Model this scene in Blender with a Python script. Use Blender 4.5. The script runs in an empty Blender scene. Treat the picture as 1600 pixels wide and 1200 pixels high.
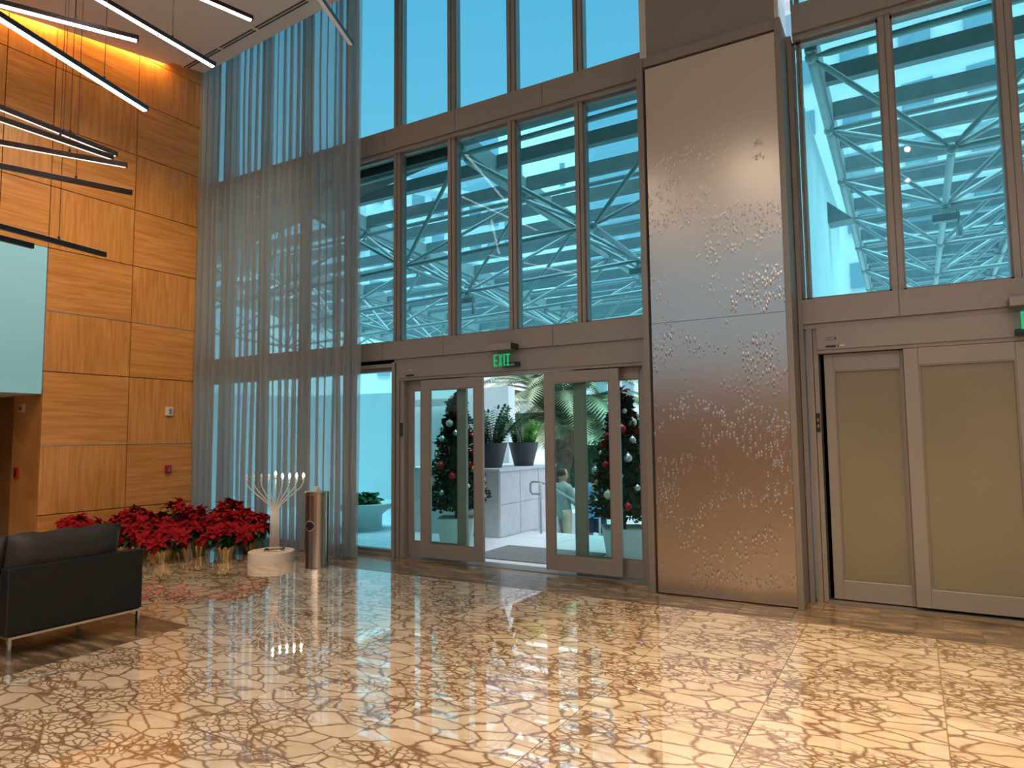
import bpy, bmesh, math, random
from mathutils import Vector, Matrix
R = random.Random(7)
C = bpy.context.scene.collection
S = bpy.context.scene
PI = math.pi
# ------------------------------------------------------------------ camera
cam = bpy.data.cameras.new('camera'); co = bpy.data.objects.new('camera', cam); C.objects.link(co)
yaw, pit, rol = -0.53115, 0.07679, -0.01034
F = Vector((math.sin(yaw)*math.cos(pit), math.cos(yaw)*math.cos(pit), math.sin(pit)))
r0 = F.cross(Vector((0, 0, 1))).normalized(); u0 = r0.cross(F)
RR = r0*math.cos(rol)+u0*math.sin(rol); UU = -r0*math.sin(rol)+u0*math.cos(rol)
m = Matrix((RR, UU, -F)).transposed().to_4x4(); m.translation = Vector((0, 0, 1.6))
co.matrix_world = m
cam.sensor_width = 36; cam.lens = 1057/1600*36; cam.clip_start = 0.05; cam.clip_end = 500
S.camera = co
S.view_settings.view_transform = 'Standard'; S.view_settings.look = 'None'
S.view_settings.exposure = 0.0; S.view_settings.gamma = 1; S.view_settings.use_curve_mapping = False
# ------------------------------------------------------------------ world
w = bpy.data.worlds.new('sky'); S.world = w; w.use_nodes = True
nt = w.node_tree; nt.nodes.clear()
o = nt.nodes.new('ShaderNodeOutputWorld'); bg = nt.nodes.new('ShaderNodeBackground')
tc = nt.nodes.new('ShaderNodeTexCoord'); sp = nt.nodes.new('ShaderNodeSeparateXYZ'); cr = nt.nodes.new('ShaderNodeValToRGB')
nt.links.new(tc.outputs['Generated'], sp.inputs[0]); nt.links.new(sp.outputs[2], cr.inputs[0])
nt.links.new(cr.outputs[0], bg.inputs[0]); nt.links.new(bg.outputs[0], o.inputs[0])
e = cr.color_ramp.elements
e[0].position = 0.0; e[0].color = (0.72, 0.86, 1.0, 1); e[1].position = 0.85; e[1].color = (0.12, 0.38, 0.62, 1)
x = e.new(0.35); x.color = (0.36, 0.60, 0.80, 1)
bg.inputs[1].default_value = 1.05
# ------------------------------------------------------------------ sun and large lights
def lamp(name, kind, loc, power, color, rot=(0, 0, 0), size=1, size_y=None, spot=None, blend=.6):
    l = bpy.data.lights.new(name, kind); ob = bpy.data.objects.new(name, l); C.objects.link(ob)
    l.energy = power; l.color = color; ob.location = loc; ob.rotation_euler = rot
    if kind == 'AREA':
        l.size = size
        if size_y: l.shape = 'RECTANGLE'; l.size_y = size_y
    if kind == 'SPOT':
        l.spot_size = spot; l.spot_blend = blend; l.shadow_soft_size = size
    if kind == 'POINT': l.shadow_soft_size = size
    return ob
sun = bpy.data.lights.new('sun', 'SUN'); so = bpy.data.objects.new('sun', sun); C.objects.link(so)
sun.energy = 8.5; sun.angle = 1.1; sun.color = (1, .97, .94)
so.rotation_euler = (math.radians(8), math.radians(8), 0)
WARM = (1, .72, .45)
for i in range(5):
    for j in range(3):
        lamp('lobby_downlight', 'SPOT', (-5.0+2.6*i, -4.3+1.9*j, 7.1), 265, (1, .80, .62), (0, 0, 0), .05, None, math.radians(150), .8)
XW = -10.2                                           # face of the wood wall
def aim(a, b): return (Vector(b)-Vector(a)).to_track_quat('-Z', 'Y').to_euler()
for a, b, p, c in (((.4,4.4,7.0),(.1,5.5,0),1150,(1,.66,.30)),((-1.4,4.4,7.0),(-1.0,5.2,0),950,(1,.66,.32)),((-3.2,1.4,6.9),(-3.0,2.6,0),600,(1,.74,.46)),((.6,1.2,6.9),(.4,3.0,0),650,(1,.92,.82)),
                   ((-7.0,5.2,7.2),(XW,5.4,1.2),480,(1,.70,.40)),((-7.0,3.2,7.0),(XW,4.2,2.0),330,(1,.70,.40))):
    lamp('lobby_spotlight', 'SPOT', a, p, c, aim(a, b), .06, None, math.radians(50 if b[2] == 0 else 95), .95)

# ------------------------------------------------------------------ mesh helpers
class MB:
    def __init__(s): s.v = []; s.f = []
    def add(s, vs, fs):
        n = len(s.v); s.v += [tuple(p) for p in vs]; s.f += [tuple(i+n for i in f) for f in fs]; return s
    def box(s, x0, x1, y0, y1, z0, z1):
        return s.add([(x0,y0,z0),(x1,y0,z0),(x1,y1,z0),(x0,y1,z0),(x0,y0,z1),(x1,y0,z1),(x1,y1,z1),(x0,y1,z1)],
                     [(0,3,2,1),(4,5,6,7),(0,1,5,4),(1,2,6,5),(2,3,7,6),(3,0,4,7)])
    def bar(s, a, b, wd, ht, up=(0,0,1)):
        a = Vector(a); b = Vector(b); d = (b-a).normalized(); up = Vector(up)
        x = d.cross(up)
        if x.length < 1e-4: x = d.cross(Vector((0,1,0)))
        x.normalize(); y = x.cross(d)
        vs = []
        for p in (a, b):
            for sx, sy in ((-1,-1),(1,-1),(1,1),(-1,1)): vs.append(p+x*sx*wd/2+y*sy*ht/2)
        return s.add(vs, [(0,1,2,3),(7,6,5,4),(0,4,5,1),(1,5,6,2),(2,6,7,3),(3,7,4,0)])
    def tube(s, pts, rad, n=8, cap=True):
        pts = [Vector(p) for p in pts]; k = len(pts)
        rads = rad if isinstance(rad, (list, tuple)) else [rad]*k
        vs = []; px = None
        for i, p in enumerate(pts):
            d = (pts[min(i+1,k-1)]-pts[max(i-1,0)]).normalized()
            if px is None:
                px = d.cross(Vector((0,0,1)))
                if px.length < .05: px = d.cross(Vector((0,1,0)))
            px = (px-d*px.dot(d)).normalized(); py = d.cross(px)
            for j in range(n):
                a = 2*PI*j/n; vs.append(p+(px*math.cos(a)+py*math.sin(a))*rads[i])
        fs = [(i*n+j, i*n+(j+1)%n, (i+1)*n+(j+1)%n, (i+1)*n+j) for i in range(k-1) for j in range(n)]
        if cap: fs += [tuple(range(n-1,-1,-1)), tuple((k-1)*n+j for j in range(n))]
        return s.add(vs, fs)
    def lathe(s, prof, c=(0,0,0), n=24, sx=1, sy=1, cap=True):
        vs = []; k = len(prof)
        for r, z in prof:
            for j in range(n):
                a = 2*PI*j/n; vs.append((c[0]+r*math.cos(a)*sx, c[1]+r*math.sin(a)*sy, c[2]+z))
        fs = [(i*n+j, i*n+(j+1)%n, (i+1)*n+(j+1)%n, (i+1)*n+j) for i in range(k-1) for j in range(n)]
        if cap: fs += [tuple(range(n-1,-1,-1)), tuple((k-1)*n+j for j in range(n))]
        return s.add(vs, fs)
    def prism(s, poly, z0, z1):
        n = len(poly)
        g = lambda z, p: z(p) if callable(z) else z
        vs = [(p[0],p[1],g(z0,p)) for p in poly]+[(p[0],p[1],g(z1,p)) for p in poly]
        return s.add(vs, [tuple(range(n-1,-1,-1)), tuple(range(n,2*n))]+[(i,(i+1)%n,n+(i+1)%n,n+i) for i in range(n)])
    def mesh(s, name, mat, smooth=False):
        me = bpy.data.meshes.new(name); me.from_pydata(s.v, [], s.f); me.update()
        if mat: me.materials.append(mat)
        if smooth: me.polygons.foreach_set('use_smooth', [True]*len(me.polygons))
        return me
    def obj(s, name, mat, parent=None, smooth=False, bevel=0):
        return link(name, s.mesh(name, mat, smooth), parent, bevel=bevel)
def link(name, me, parent=None, loc=None, rot=None, scale=None, bevel=0):
    ob = bpy.data.objects.new(name, me); C.objects.link(ob)
    if parent: ob.parent = parent
    if loc: ob.location = loc
    if rot: ob.rotation_euler = rot
    if scale: ob.scale = scale if isinstance(scale, tuple) else (scale,)*3
    if bevel:
        b = ob.modifiers.new('bevel', 'BEVEL'); b.width = bevel; b.segments = 2; b.limit_method = 'ANGLE'
    return ob
def thing(name, label, cat, loc=(0,0,0), rz=0, group=None):
    return tag(link(name, None, None, loc, (0,0,rz)), label, cat, group)
def tag(ob, label=None, cat=None, group=None, kind=None):
    if label: ob['label'] = label
    if cat: ob['category'] = cat
    if group: ob['group'] = group
    if kind: ob['kind'] = kind
    return ob
def st(ob): ob['kind'] = 'structure'; return ob
def box(*a): return MB().box(*a)

# ------------------------------------------------------------------ materials
def mat(name, col=(.5,.5,.5), rough=.5, metal=0, spec=.5, emit=None, es=0, coat=0):
    m = bpy.data.materials.new(name); m.use_nodes = True; b = m.node_tree.nodes['Principled BSDF']
    b.inputs['Base Color'].default_value = (*col, 1); b.inputs['Roughness'].default_value = rough
    b.inputs['Metallic'].default_value = metal; b.inputs['Specular IOR Level'].default_value = spec
    b.inputs['Coat Weight'].default_value = coat
    if emit: b.inputs['Emission Color'].default_value = (*emit, 1); b.inputs['Emission Strength'].default_value = es
    return m
def nd(m, t, **k):
    n = m.node_tree.nodes.new(t)
    for a, v in k.items(): setattr(n, a, v)
    return n
def lk(m, a, b): m.node_tree.links.new(a, b)
def bsdf(m): return m.node_tree.nodes['Principled BSDF']
def coords(m, kind='Object', scale=(1,1,1), rand=0, rot=(0,0,0)):
    t = nd(m, 'ShaderNodeTexCoord'); mp = nd(m, 'ShaderNodeMapping'); mp.inputs['Scale'].default_value = scale
    mp.inputs['Rotation'].default_value = rot
    lk(m, t.outputs[kind], mp.inputs[0])
    if rand:
        oi = nd(m, 'ShaderNodeObjectInfo'); mu = nd(m, 'ShaderNodeMath', operation='MULTIPLY'); mu.inputs[1].default_value = rand
        lk(m, oi.outputs['Random'], mu.inputs[0]); cb = nd(m, 'ShaderNodeCombineXYZ')
        lk(m, mu.outputs[0], cb.inputs[0]); lk(m, mu.outputs[0], cb.inputs[1]); lk(m, mu.outputs[0], cb.inputs[2]); lk(m, cb.outputs[0], mp.inputs['Location'])
    return mp.outputs[0]
def ramp(m, src, stops):
    c = nd(m, 'ShaderNodeValToRGB'); lk(m, src, c.inputs[0]); e = c.color_ramp.elements
    e[0].position, e[0].color = stops[0][0], (*stops[0][1], 1); e[1].position, e[1].color = stops[-1][0], (*stops[-1][1], 1)
    for p, q in stops[1:-1]: x = e.new(p); x.color = (*q, 1)
    return c.outputs[0]
def noisy(m, scale=8, amt=.12, vec=None, detail=4):
    b = bsdf(m); c = b.inputs['Base Color'].default_value[:3]
    n = nd(m, 'ShaderNodeTexNoise'); n.inputs['Scale'].default_value = scale; n.inputs['Detail'].default_value = detail
    lk(m, vec or coords(m), n.inputs[0])
    o = ramp(m, n.outputs[0], [(.3, tuple(q*(1-amt) for q in c)), (.7, tuple(min(1, q*(1+amt)) for q in c))]); lk(m, o, b.inputs['Base Color'])
    return m
def bump(m, src, strength=.2, dist=.02):
    bp = nd(m, 'ShaderNodeBump'); bp.inputs['Strength'].default_value = strength; bp.inputs['Distance'].default_value = dist
    lk(m, src, bp.inputs['Height']); lk(m, bp.outputs[0], bsdf(m).inputs['Normal'])
# marble
def marble():
    m = mat('breccia_marble', (.7,.55,.36), .022, 0, .5); b = bsdf(m); b.inputs['IOR'].default_value = 2.3; b.inputs['Coat Weight'].default_value = 1; b.inputs['Coat IOR'].default_value = 1.75; b.inputs['Coat Roughness'].default_value = .015
    v = coords(m, 'Object', (1, 1.75, 1), 37)
    n = nd(m, 'ShaderNodeTexNoise'); n.inputs['Scale'].default_value = 2.2; n.inputs['Detail'].default_value = 5; lk(m, v, n.inputs[0])
    ad = nd(m, 'ShaderNodeMixRGB', blend_type='LINEAR_LIGHT'); ad.inputs[0].default_value = .13; lk(m, v, ad.inputs[1]); lk(m, n.outputs['Color'], ad.inputs[2])
    n2 = nd(m, 'ShaderNodeTexNoise'); n2.inputs['Scale'].default_value = 1.3; n2.inputs['Detail'].default_value = 2; lk(m, v, n2.inputs[0])
    outs = []
    for sc, wd in ((4.4, .075), (13, .13)):
        vo = nd(m, 'ShaderNodeTexVoronoi', feature='DISTANCE_TO_EDGE'); vo.inputs['Scale'].default_value = sc; lk(m, ad.outputs[0], vo.inputs[0])
        outs.append(ramp(m, vo.outputs['Distance'], [(0, (0,0,0)), (wd*.45, (.35,.35,.35)), (wd, (1,1,1))]))
    msk = ramp(m, n2.outputs[0], [(.47, (1,1,1)), (.53, (0,0,0))])
    mx = nd(m, 'ShaderNodeMixRGB', blend_type='LIGHTEN'); mx.inputs[0].default_value = 1; lk(m, outs[1], mx.inputs[1]); lk(m, msk, mx.inputs[2])
    mu = nd(m, 'ShaderNodeMixRGB', blend_type='MULTIPLY'); mu.inputs[0].default_value = 1; lk(m, outs[0], mu.inputs[1]); lk(m, mx.outputs[0], mu.inputs[2])
    n3 = nd(m, 'ShaderNodeTexNoise'); n3.inputs['Scale'].default_value = 3; n3.inputs['Detail'].default_value = 3; lk(m, ad.outputs[0], n3.inputs[0])
    base = ramp(m, n3.outputs[0], [(.3, (.66,.51,.35)), (.7, (.86,.71,.52))])
    fin = nd(m, 'ShaderNodeMixRGB'); lk(m, mu.outputs[0], fin.inputs[0]); fin.inputs[1].default_value = (.23,.12,.055,1); lk(m, base, fin.inputs[2])
    lk(m, fin.outputs[0], b.inputs['Base Color']); return m
M = {}
M['marble'] = marble()
M['grout'] = mat('grout', (.30,.22,.15), .6)
def slate():
    m = mat('brown_slate', (.09,.06,.035), .2, 0, .5); bsdf(m).inputs['IOR'].default_value = 1.9; v = coords(m, 'Object', (1.2, 5, 1), 21)
    n = nd(m, 'ShaderNodeTexNoise'); n.inputs['Scale'].default_value = 2.6; n.inputs['Detail'].default_value = 6; lk(m, v, n.inputs[0])
    lk(m, ramp(m, n.outputs[0], [(.3, (.055,.040,.028)), (.5, (.15,.105,.062)), (.72, (.34,.24,.14))]), bsdf(m).inputs['Base Color'])
    bump(m, n.outputs[0], .15, .01); return m
M['slate'] = slate()
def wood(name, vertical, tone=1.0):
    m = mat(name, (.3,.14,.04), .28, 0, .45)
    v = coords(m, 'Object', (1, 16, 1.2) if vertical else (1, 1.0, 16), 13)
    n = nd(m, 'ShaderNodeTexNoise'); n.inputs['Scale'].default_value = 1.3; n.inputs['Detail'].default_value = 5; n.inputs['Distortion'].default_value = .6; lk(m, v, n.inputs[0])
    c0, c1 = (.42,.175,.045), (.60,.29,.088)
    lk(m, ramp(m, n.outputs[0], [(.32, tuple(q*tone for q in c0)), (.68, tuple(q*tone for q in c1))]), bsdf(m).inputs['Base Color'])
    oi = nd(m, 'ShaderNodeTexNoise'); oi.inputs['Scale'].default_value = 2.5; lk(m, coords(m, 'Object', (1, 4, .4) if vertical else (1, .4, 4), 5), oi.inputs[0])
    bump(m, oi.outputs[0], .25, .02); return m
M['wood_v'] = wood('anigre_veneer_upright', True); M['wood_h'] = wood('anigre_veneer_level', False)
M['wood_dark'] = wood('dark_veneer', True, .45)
M['reveal'] = mat('dark_reveal', (.03,.018,.01), .5)
M['alu'] = noisy(mat('bronze_anodised_aluminium', (.255,.232,.212), .42, .35), 60, .04)
M['alu2'] = noisy(mat('bronze_anodised_trim', (.225,.205,.188), .35, .5), 60, .04)
M['chrome'] = mat('polished_steel', (.75,.72,.68), .15, 1)
M['steel'] = noisy(mat('brushed_steel', (.42,.36,.29), .27, 1), 40, .06)
M['black'] = mat('black_plastic', (.012,.012,.013), .4)
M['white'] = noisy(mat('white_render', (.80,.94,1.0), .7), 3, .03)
M['ceil'] = noisy(mat('ceiling_paint', (.66,.60,.56), .8), 2, .02)
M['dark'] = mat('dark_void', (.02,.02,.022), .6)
M['paver'] = noisy(mat('pale_paver', (.56,.63,.69), .55), 5, .05)
M['stone'] = noisy(mat('pale_limestone', (.58,.62,.65), .6), 6, .07)
M['pink'] = noisy(mat('pink_paving', (.75,.66,.64), .8), 3, .05)
M['truss'] = noisy(mat('grey_painted_steel', (.33,.38,.40), .45), 10, .05)
M['purlin'] = noisy(mat('dark_grey_purlin_paint', (.17,.21,.23), .5), 6, .12)
M['mat'] = noisy(mat('grey_doormat', (.16,.17,.18), .95), 90, .3)
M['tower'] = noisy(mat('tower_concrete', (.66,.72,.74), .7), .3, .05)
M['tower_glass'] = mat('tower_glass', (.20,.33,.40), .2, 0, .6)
M['tower_glare'] = mat('glare_white_wall', (.95,.95,.95), .7)  # near-white colour stands in for the glare behind the canopy
M['hedge'] = noisy(mat('leafy_green', (.10,.22,.07), .6), 6, .3)
M['leafdark'] = noisy(mat('dark_leaf', (.035,.12,.045), .35), 12, .3)
M['leafbright'] = noisy(mat('young_leaf', (.16,.42,.06), .35), 12, .2)
M['pine'] = noisy(mat('fir_needles', (.018,.06,.028), .6), 14, .4)
M['frond'] = noisy(mat('palm_frond', (.27,.35,.22), .5), 4, .3)
M['trunk'] = noisy(mat('palm_trunk', (.16,.12,.09), .9), 9, .45)
M['pot'] = mat('charcoal_pot', (.045,.055,.07), .5)
M['pale'] = mat('pale_planter', (.66,.72,.70), .5)
M['gold'] = mat('gold_foil', (.75,.52,.20), .28, .85)
M['red'] = noisy(mat('red_bract', (.24,.002,.006), .75, 0, .2), 25, .4)
M['green'] = noisy(mat('poinsettia_leaf', (.03,.09,.025), .5), 20, .3)
M['leather'] = noisy(mat('black_leather', (.006,.005,.005), .5, 0, .4), 12, .3)
M['cloth'] = noisy(mat('dark_brown_cushion', (.018,.014,.012), .65), 8, .25)
M['plinth'] = noisy(mat('white_plinth', (.62,.54,.46), .6), 6, .04)
M['menorah'] = mat('brushed_nickel', (.80,.74,.68), .3, .35)
M['flame'] = mat('warm_bulb', (1,.8,.5), .3, 0, .5, (1,.72,.38), 28)
M['bulb_off'] = mat('unlit_bulb', (.7,.65,.55), .15)
M['led'] = mat('led_diffuser', (1,.9,.85), .5, 0, .5, (1,.86,.80), 14)
M['led_thin'] = mat('led_diffuser_slim', (1,.9,.85), .5, 0, .5, (1,.80,.68), 2.2)
M['led_dim'] = mat('led_diffuser_low', (.5,.4,.36), .5, 0, .5, (1,.82,.74), .12)
M['rod'] = mat('rod_housing', (.035,.024,.022), .35, .6)
M['exitgreen'] = mat('exit_green', (.0,.30,.10), .4, 0, .5, (.0,.9,.28), .35)
M['ivory'] = mat('ivory_plastic', (.55,.44,.32), .5)
M['redplastic'] = mat('red_plastic', (.30,.01,.015), .4)
M['skin'] = mat('skin', (.45,.27,.19), .6)
M['hair'] = mat('dark_hair', (.02,.015,.012), .7)
M['sage'] = noisy(mat('sage_shirt', (.17,.27,.25), .9), 10, .1)
M['khaki'] = noisy(mat('khaki_trousers', (.42,.38,.29), .9), 10, .08)
M['blue'] = noisy(mat('blue_shirt', (.10,.32,.70), .9), 10, .1)
M['navy'] = mat('navy_shorts', (.015,.03,.08), .9)
def frost():
    m = mat('frosted_door_film', (.19,.17,.12), .32, 0, .5); n = nd(m, 'ShaderNodeTexNoise'); n.inputs['Scale'].default_value = 1.2
    lk(m, coords(m), n.inputs[0]); lk(m, ramp(m, n.outputs[0], [(.3, (.17,.152,.105)), (.7, (.20,.175,.125))]), bsdf(m).inputs['Base Color']); return m
M['frost'] = frost()
def glass(name, tint, refl=.9):
    m = bpy.data.materials.new(name); m.use_nodes = True; t = m.node_tree; t.nodes.clear()
    o = nd(m, 'ShaderNodeOutputMaterial'); tr = nd(m, 'ShaderNodeBsdfTransparent'); gl = nd(m, 'ShaderNodeBsdfGlossy')
    tr.inputs[0].default_value = (*[q**.5 for q in tint], 1); gl.inputs['Roughness'].default_value = .02; gl.inputs[0].default_value = (refl, refl, refl, 1)
    lw = nd(m, 'ShaderNodeLayerWeight'); lw.inputs[0].default_value = .5; pw_ = nd(m, 'ShaderNodeMath', operation='POWER'); pw_.inputs[1].default_value = 5
    fr = nd(m, 'ShaderNodeMath', operation='MULTIPLY_ADD'); fr.inputs[1].default_value = .6; fr.inputs[2].default_value = .012; mx = nd(m, 'ShaderNodeMixShader')
    lk(m, lw.outputs['Facing'], pw_.inputs[0]); lk(m, pw_.outputs[0], fr.inputs[0]); lk(m, fr.outputs[0], mx.inputs[0]); lk(m, tr.outputs[0], mx.inputs[1]); lk(m, gl.outputs[0], mx.inputs[2]); lk(m, mx.outputs[0], o.inputs[0]); return m
M['glass_blue'] = glass('blue_tinted_glass', (.36,.90,.98))
M['glass_door'] = glass('door_glass', (.70,.94,.92))
M['glass_clear'] = glass('clear_glass', (.85,.96,.95))
M['glass_back'] = glass('added_window_glass', (.62,.66,.66))
M['glass_roof'] = glass('roof_glass', (.90,.98,1.0))
def curtain_mat():
    m = bpy.data.materials.new('sheer_voile'); m.use_nodes = True; t = m.node_tree; t.nodes.clear()
    o = nd(m, 'ShaderNodeOutputMaterial'); tr = nd(m, 'ShaderNodeBsdfTransparent'); tr.inputs[0].default_value = (.92,.92,.92,1)
    df = nd(m, 'ShaderNodeBsdfDiffuse'); df.inputs[0].default_value = (.36,.38,.40,1)
    tl = nd(m, 'ShaderNodeBsdfTranslucent'); tl.inputs[0].default_value = (.62,.62,.62,1)
    a = nd(m, 'ShaderNodeMixShader'); a.inputs[0].default_value = .45; lk(m, df.outputs[0], a.inputs[1]); lk(m, tl.outputs[0], a.inputs[2])
    b = nd(m, 'ShaderNodeMixShader')
    lw = nd(m, 'ShaderNodeLayerWeight'); lw.inputs[0].default_value = .35
    mr = nd(m, 'ShaderNodeMapRange'); mr.inputs[3].default_value = .56; mr.inputs[4].default_value = .88; lk(m, lw.outputs['Facing'], mr.inputs[0])
    lk(m, mr.outputs[0], b.inputs[0]); lk(m, tr.outputs[0], b.inputs[1]); lk(m, a.outputs[0], b.inputs[2]); lk(m, b.outputs[0], o.inputs[0]); return m
M['curtain'] = curtain_mat()
def hammered():
    m = mat('embossed_stainless', (.56,.52,.48), .25, 1); b = bsdf(m)
    g = nd(m, 'ShaderNodeTexCoord')
    # short raised strokes: stretched voronoi in two directions, gated by noise
    hs = []
    for rot, off in ((.6, 0), (-.75, 3.1)):
        mp = nd(m, 'ShaderNodeMapping'); mp.inputs['Rotation'].default_value = (0, rot, 0); mp.inputs['Scale'].default_value = (30, 1, 12); mp.inputs['Location'].default_value = (off, 0, off)
        lk(m, g.outputs['Object'], mp.inputs[0]); v = nd(m, 'ShaderNodeTexVoronoi'); v.inputs['Scale'].default_value = 1; v.inputs['Randomness'].default_value = 1
        lk(m, mp.outputs[0], v.inputs[0]); hs.append(ramp(m, v.outputs['Distance'], [(.12, (1,1,1)), (.34, (0,0,0))]))
    ad = nd(m, 'ShaderNodeMixRGB', blend_type='LIGHTEN'); ad.inputs[0].default_value = 1; lk(m, hs[0], ad.inputs[1]); lk(m, hs[1], ad.inputs[2])
    n = nd(m, 'ShaderNodeTexNoise'); n.inputs['Scale'].default_value = 3.2; n.inputs['Detail'].default_value = 4; lk(m, g.outputs['Object'], n.inputs[0])
    sz = nd(m, 'ShaderNodeSeparateXYZ'); lk(m, g.outputs['Object'], sz.inputs[0])
    gz = ramp(m, sz.outputs[2], [(0, (1,1,1)), (1, (1,1,1))])
    mr = nd(m, 'ShaderNodeMapRange'); mr.inputs[1].default_value = 5.2; mr.inputs[2].default_value = 3.6; lk(m, sz.outputs[2], mr.inputs[0])
    gate = ramp(m, n.outputs[0], [(.47, (0,0,0)), (.56, (1,1,1))])
    mu = nd(m, 'ShaderNodeMixRGB', blend_type='MULTIPLY'); mu.inputs[0].default_value = 1; lk(m, ad.outputs[0], mu.inputs[1]); lk(m, gate, mu.inputs[2])
    mu2 = nd(m, 'ShaderNodeMixRGB', blend_type='MULTIPLY'); mu2.inputs[0].default_value = 1; lk(m, mu.outputs[0], mu2.inputs[1]); lk(m, mr.outputs[0], mu2.inputs[2])
    bump(m, mu2.outputs[0], .30, .010)
    b.inputs['Anisotropic'].default_value = .3
    return m
M['hammered'] = hammered()
def wavy():
    m = mat('polished_bronze_sheet', (.62,.60,.57), .12, 1); n = nd(m, 'ShaderNodeTexNoise'); n.inputs['Scale'].default_value = 1.1; n.inputs['Detail'].default_value = 1
    lk(m, coords(m, 'Object', (1,1,2.2)), n.inputs[0]); bump(m, n.outputs[0], .25, .05); return m
M['wavy'] = wavy()
M['panel_refl'] = mat('reflection_blue_panel', (.30,.70,.98), .2, 0, .8)  # blue reflection of the windows is put into the base colour

# ------------------------------------------------------------------ setting: floor
YF = 7.14                                            # inner face of the facade
XW = -10.2                                           # face of the wood wall
floor = st(MB().prism([(-14,-6),(7,-6),(7,7.32),(-14,7.32)], -.25, -.012).obj('floor', M['grout']))
tile = MB().box(-.457,.457,-.637,.637,-.02,0).mesh('marble_tile', M['marble'])
ye = [6.29-1.28*k for k in range(10)]
for i in range(-11, 9):
    for k in range(9):
        xc = -.83+.92*i+.46; yc = ye[k]-.64
        if xc < -5.43 and yc < 3.73: continue
        if xc-.46 < XW-.6 and yc > 4.7: continue
        link('marble_tile', tile, floor, (xc, yc, 0))
sl = MB().box(-.228,.228,-.2075,.2075,-.02,0).mesh('slate_tile', M['slate'])
for k in range(2):
    for i in range(37):
        xc = -10.4+.46*i+(.2 if k else 0)
        link('slate_tile', sl, floor, (xc, 6.5+.42*k, 0))
sl2 = MB().box(-.457,.457,-.317,.317,-.02,0).mesh('slate_tile', M['slate'])
for i in range(9):
    for k in range(9):
        link('slate_tile', sl2, floor, (-5.43-.46-.92*i, 3.73-.32-.64*k, 0))

# ------------------------------------------------------------------ setting: wood wall
zr = [0,.593,1.533,2.554,3.397,4.276,5.155,6.024,6.884,7.64,8.6]
ys = [7.3,5.883,4.695,4.096,2.9,1.7,.5,-.7,-1.9,-3.1,-5]
wall = st(box(XW-.3,XW-.035,4.71,7.35,0,9.2).box(XW-.3,XW-.035,-5,4.71,4.276,9.2).obj('wall_left', M['reveal']))
for a in range(len(ys)-1):
    for b in range(len(zr)-1):
        if a >= 1 and b < 5 and a >= 2: continue
        y1, y0 = ys[a]-.006, ys[a+1]+.006; z0, z1 = zr[b]+.006, zr[b+1]-.006
        if b == 0: z0 = 0.03
        mt = M['wood_v'] if (a+b) % 2 == 0 else M['wood_h']
        yc, zc = (y0+y1)/2, (z0+z1)/2
        link('wood_panel', box(-.03,0,y0-yc,y1-yc,z0-zc,z1-zc).mesh('wood_panel', mt), wall, (XW, yc, zc))
for z in (1.533, 3.397):
    box(XW-.02,XW+.004,4.70,6.95,z-.005,z+.005).obj('metal_reveal_strip', M['chrome'], wall)
tag(st(box(XW-.06,XW+.01,1.2,4.68,2.24,4.27).obj('wall_left_upper_panel', M['panel_refl'])))
# corridor opening under the pale panel
cor = st(MB().box(-10.98,XW-.04,4.70,4.9,0,2.24).obj('wall_corridor', M['wood_v']))
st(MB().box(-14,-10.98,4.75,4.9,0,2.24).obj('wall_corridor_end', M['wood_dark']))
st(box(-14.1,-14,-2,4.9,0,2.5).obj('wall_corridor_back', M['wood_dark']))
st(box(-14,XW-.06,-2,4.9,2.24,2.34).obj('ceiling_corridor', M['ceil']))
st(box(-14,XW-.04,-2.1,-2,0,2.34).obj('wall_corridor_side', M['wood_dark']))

# ------------------------------------------------------------------ setting: ceiling, right wall, back wall
cz = lambda p: 7.77+.159*(max(p[1],3.4)-6.85)-.02
cz2 = lambda p: cz(p)+.25
poly = [(XW+.10,3.4),(XW+.10,6.27),(XW+.22,6.27),(XW+.22,6.85),(-7.02,6.62),(-4,6.40),(0,6.2),(6,6.0),(6,3.4)]
ceil = st(MB().prism(poly, cz, cz2).prism([(XW+.1,-5),(XW+.1,3.4),(6,3.4),(6,-5)], cz, cz2).obj('ceiling', M['ceil']))
st(box(XW-.3,6.1,6.0,7.5,9.0,9.2).obj('ceiling_pocket', M['ceil']))
st(box(XW-.3,XW+.5,-5,7.3,8.6,8.8).obj('ceiling_cove', M['ceil']))
st(MB().prism([(-10.5,-5),(6.1,-5),(6.1,6.2),(-10.5,6.2)], 9.0, 9.2).obj('ceiling_roof', M['ceil']))
st(box(6,6.2,-5,7.3,0,9.2).obj('wall_right', M['ceil']))
bw = st(box(-14,6.2,-5.2,-5,0,3.3).box(-14,6.2,-5.2,-5,6.9,9.2).box(-14,-9.6,-5.2,-5,3.3,6.9).box(5.4,6.2,-5.2,-5,3.3,6.9).obj('wall_back', M['ceil']))
for i in range(10):
    fr_ = st(box(-9.6+1.5*i,-9.55+1.5*i,-5.2,-5.0,3.3,6.9).obj('window_added_%d' % (i+1), M['alu2'])); box(-9.55+1.5*i,-8.1+1.5*i,-5.1,-5.09,3.3,6.9).obj('pane', M['glass_back'], fr_)  # unseen windows, added so the pillar reflects a cool band of daylight
for i in range(13):
    link('wood_panel', box(-.6,.6,0,.03,0,3.0).mesh('wood_panel', M['wood_dark']), bw, (-9.5+1.22*i, -5, .05))
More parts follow.
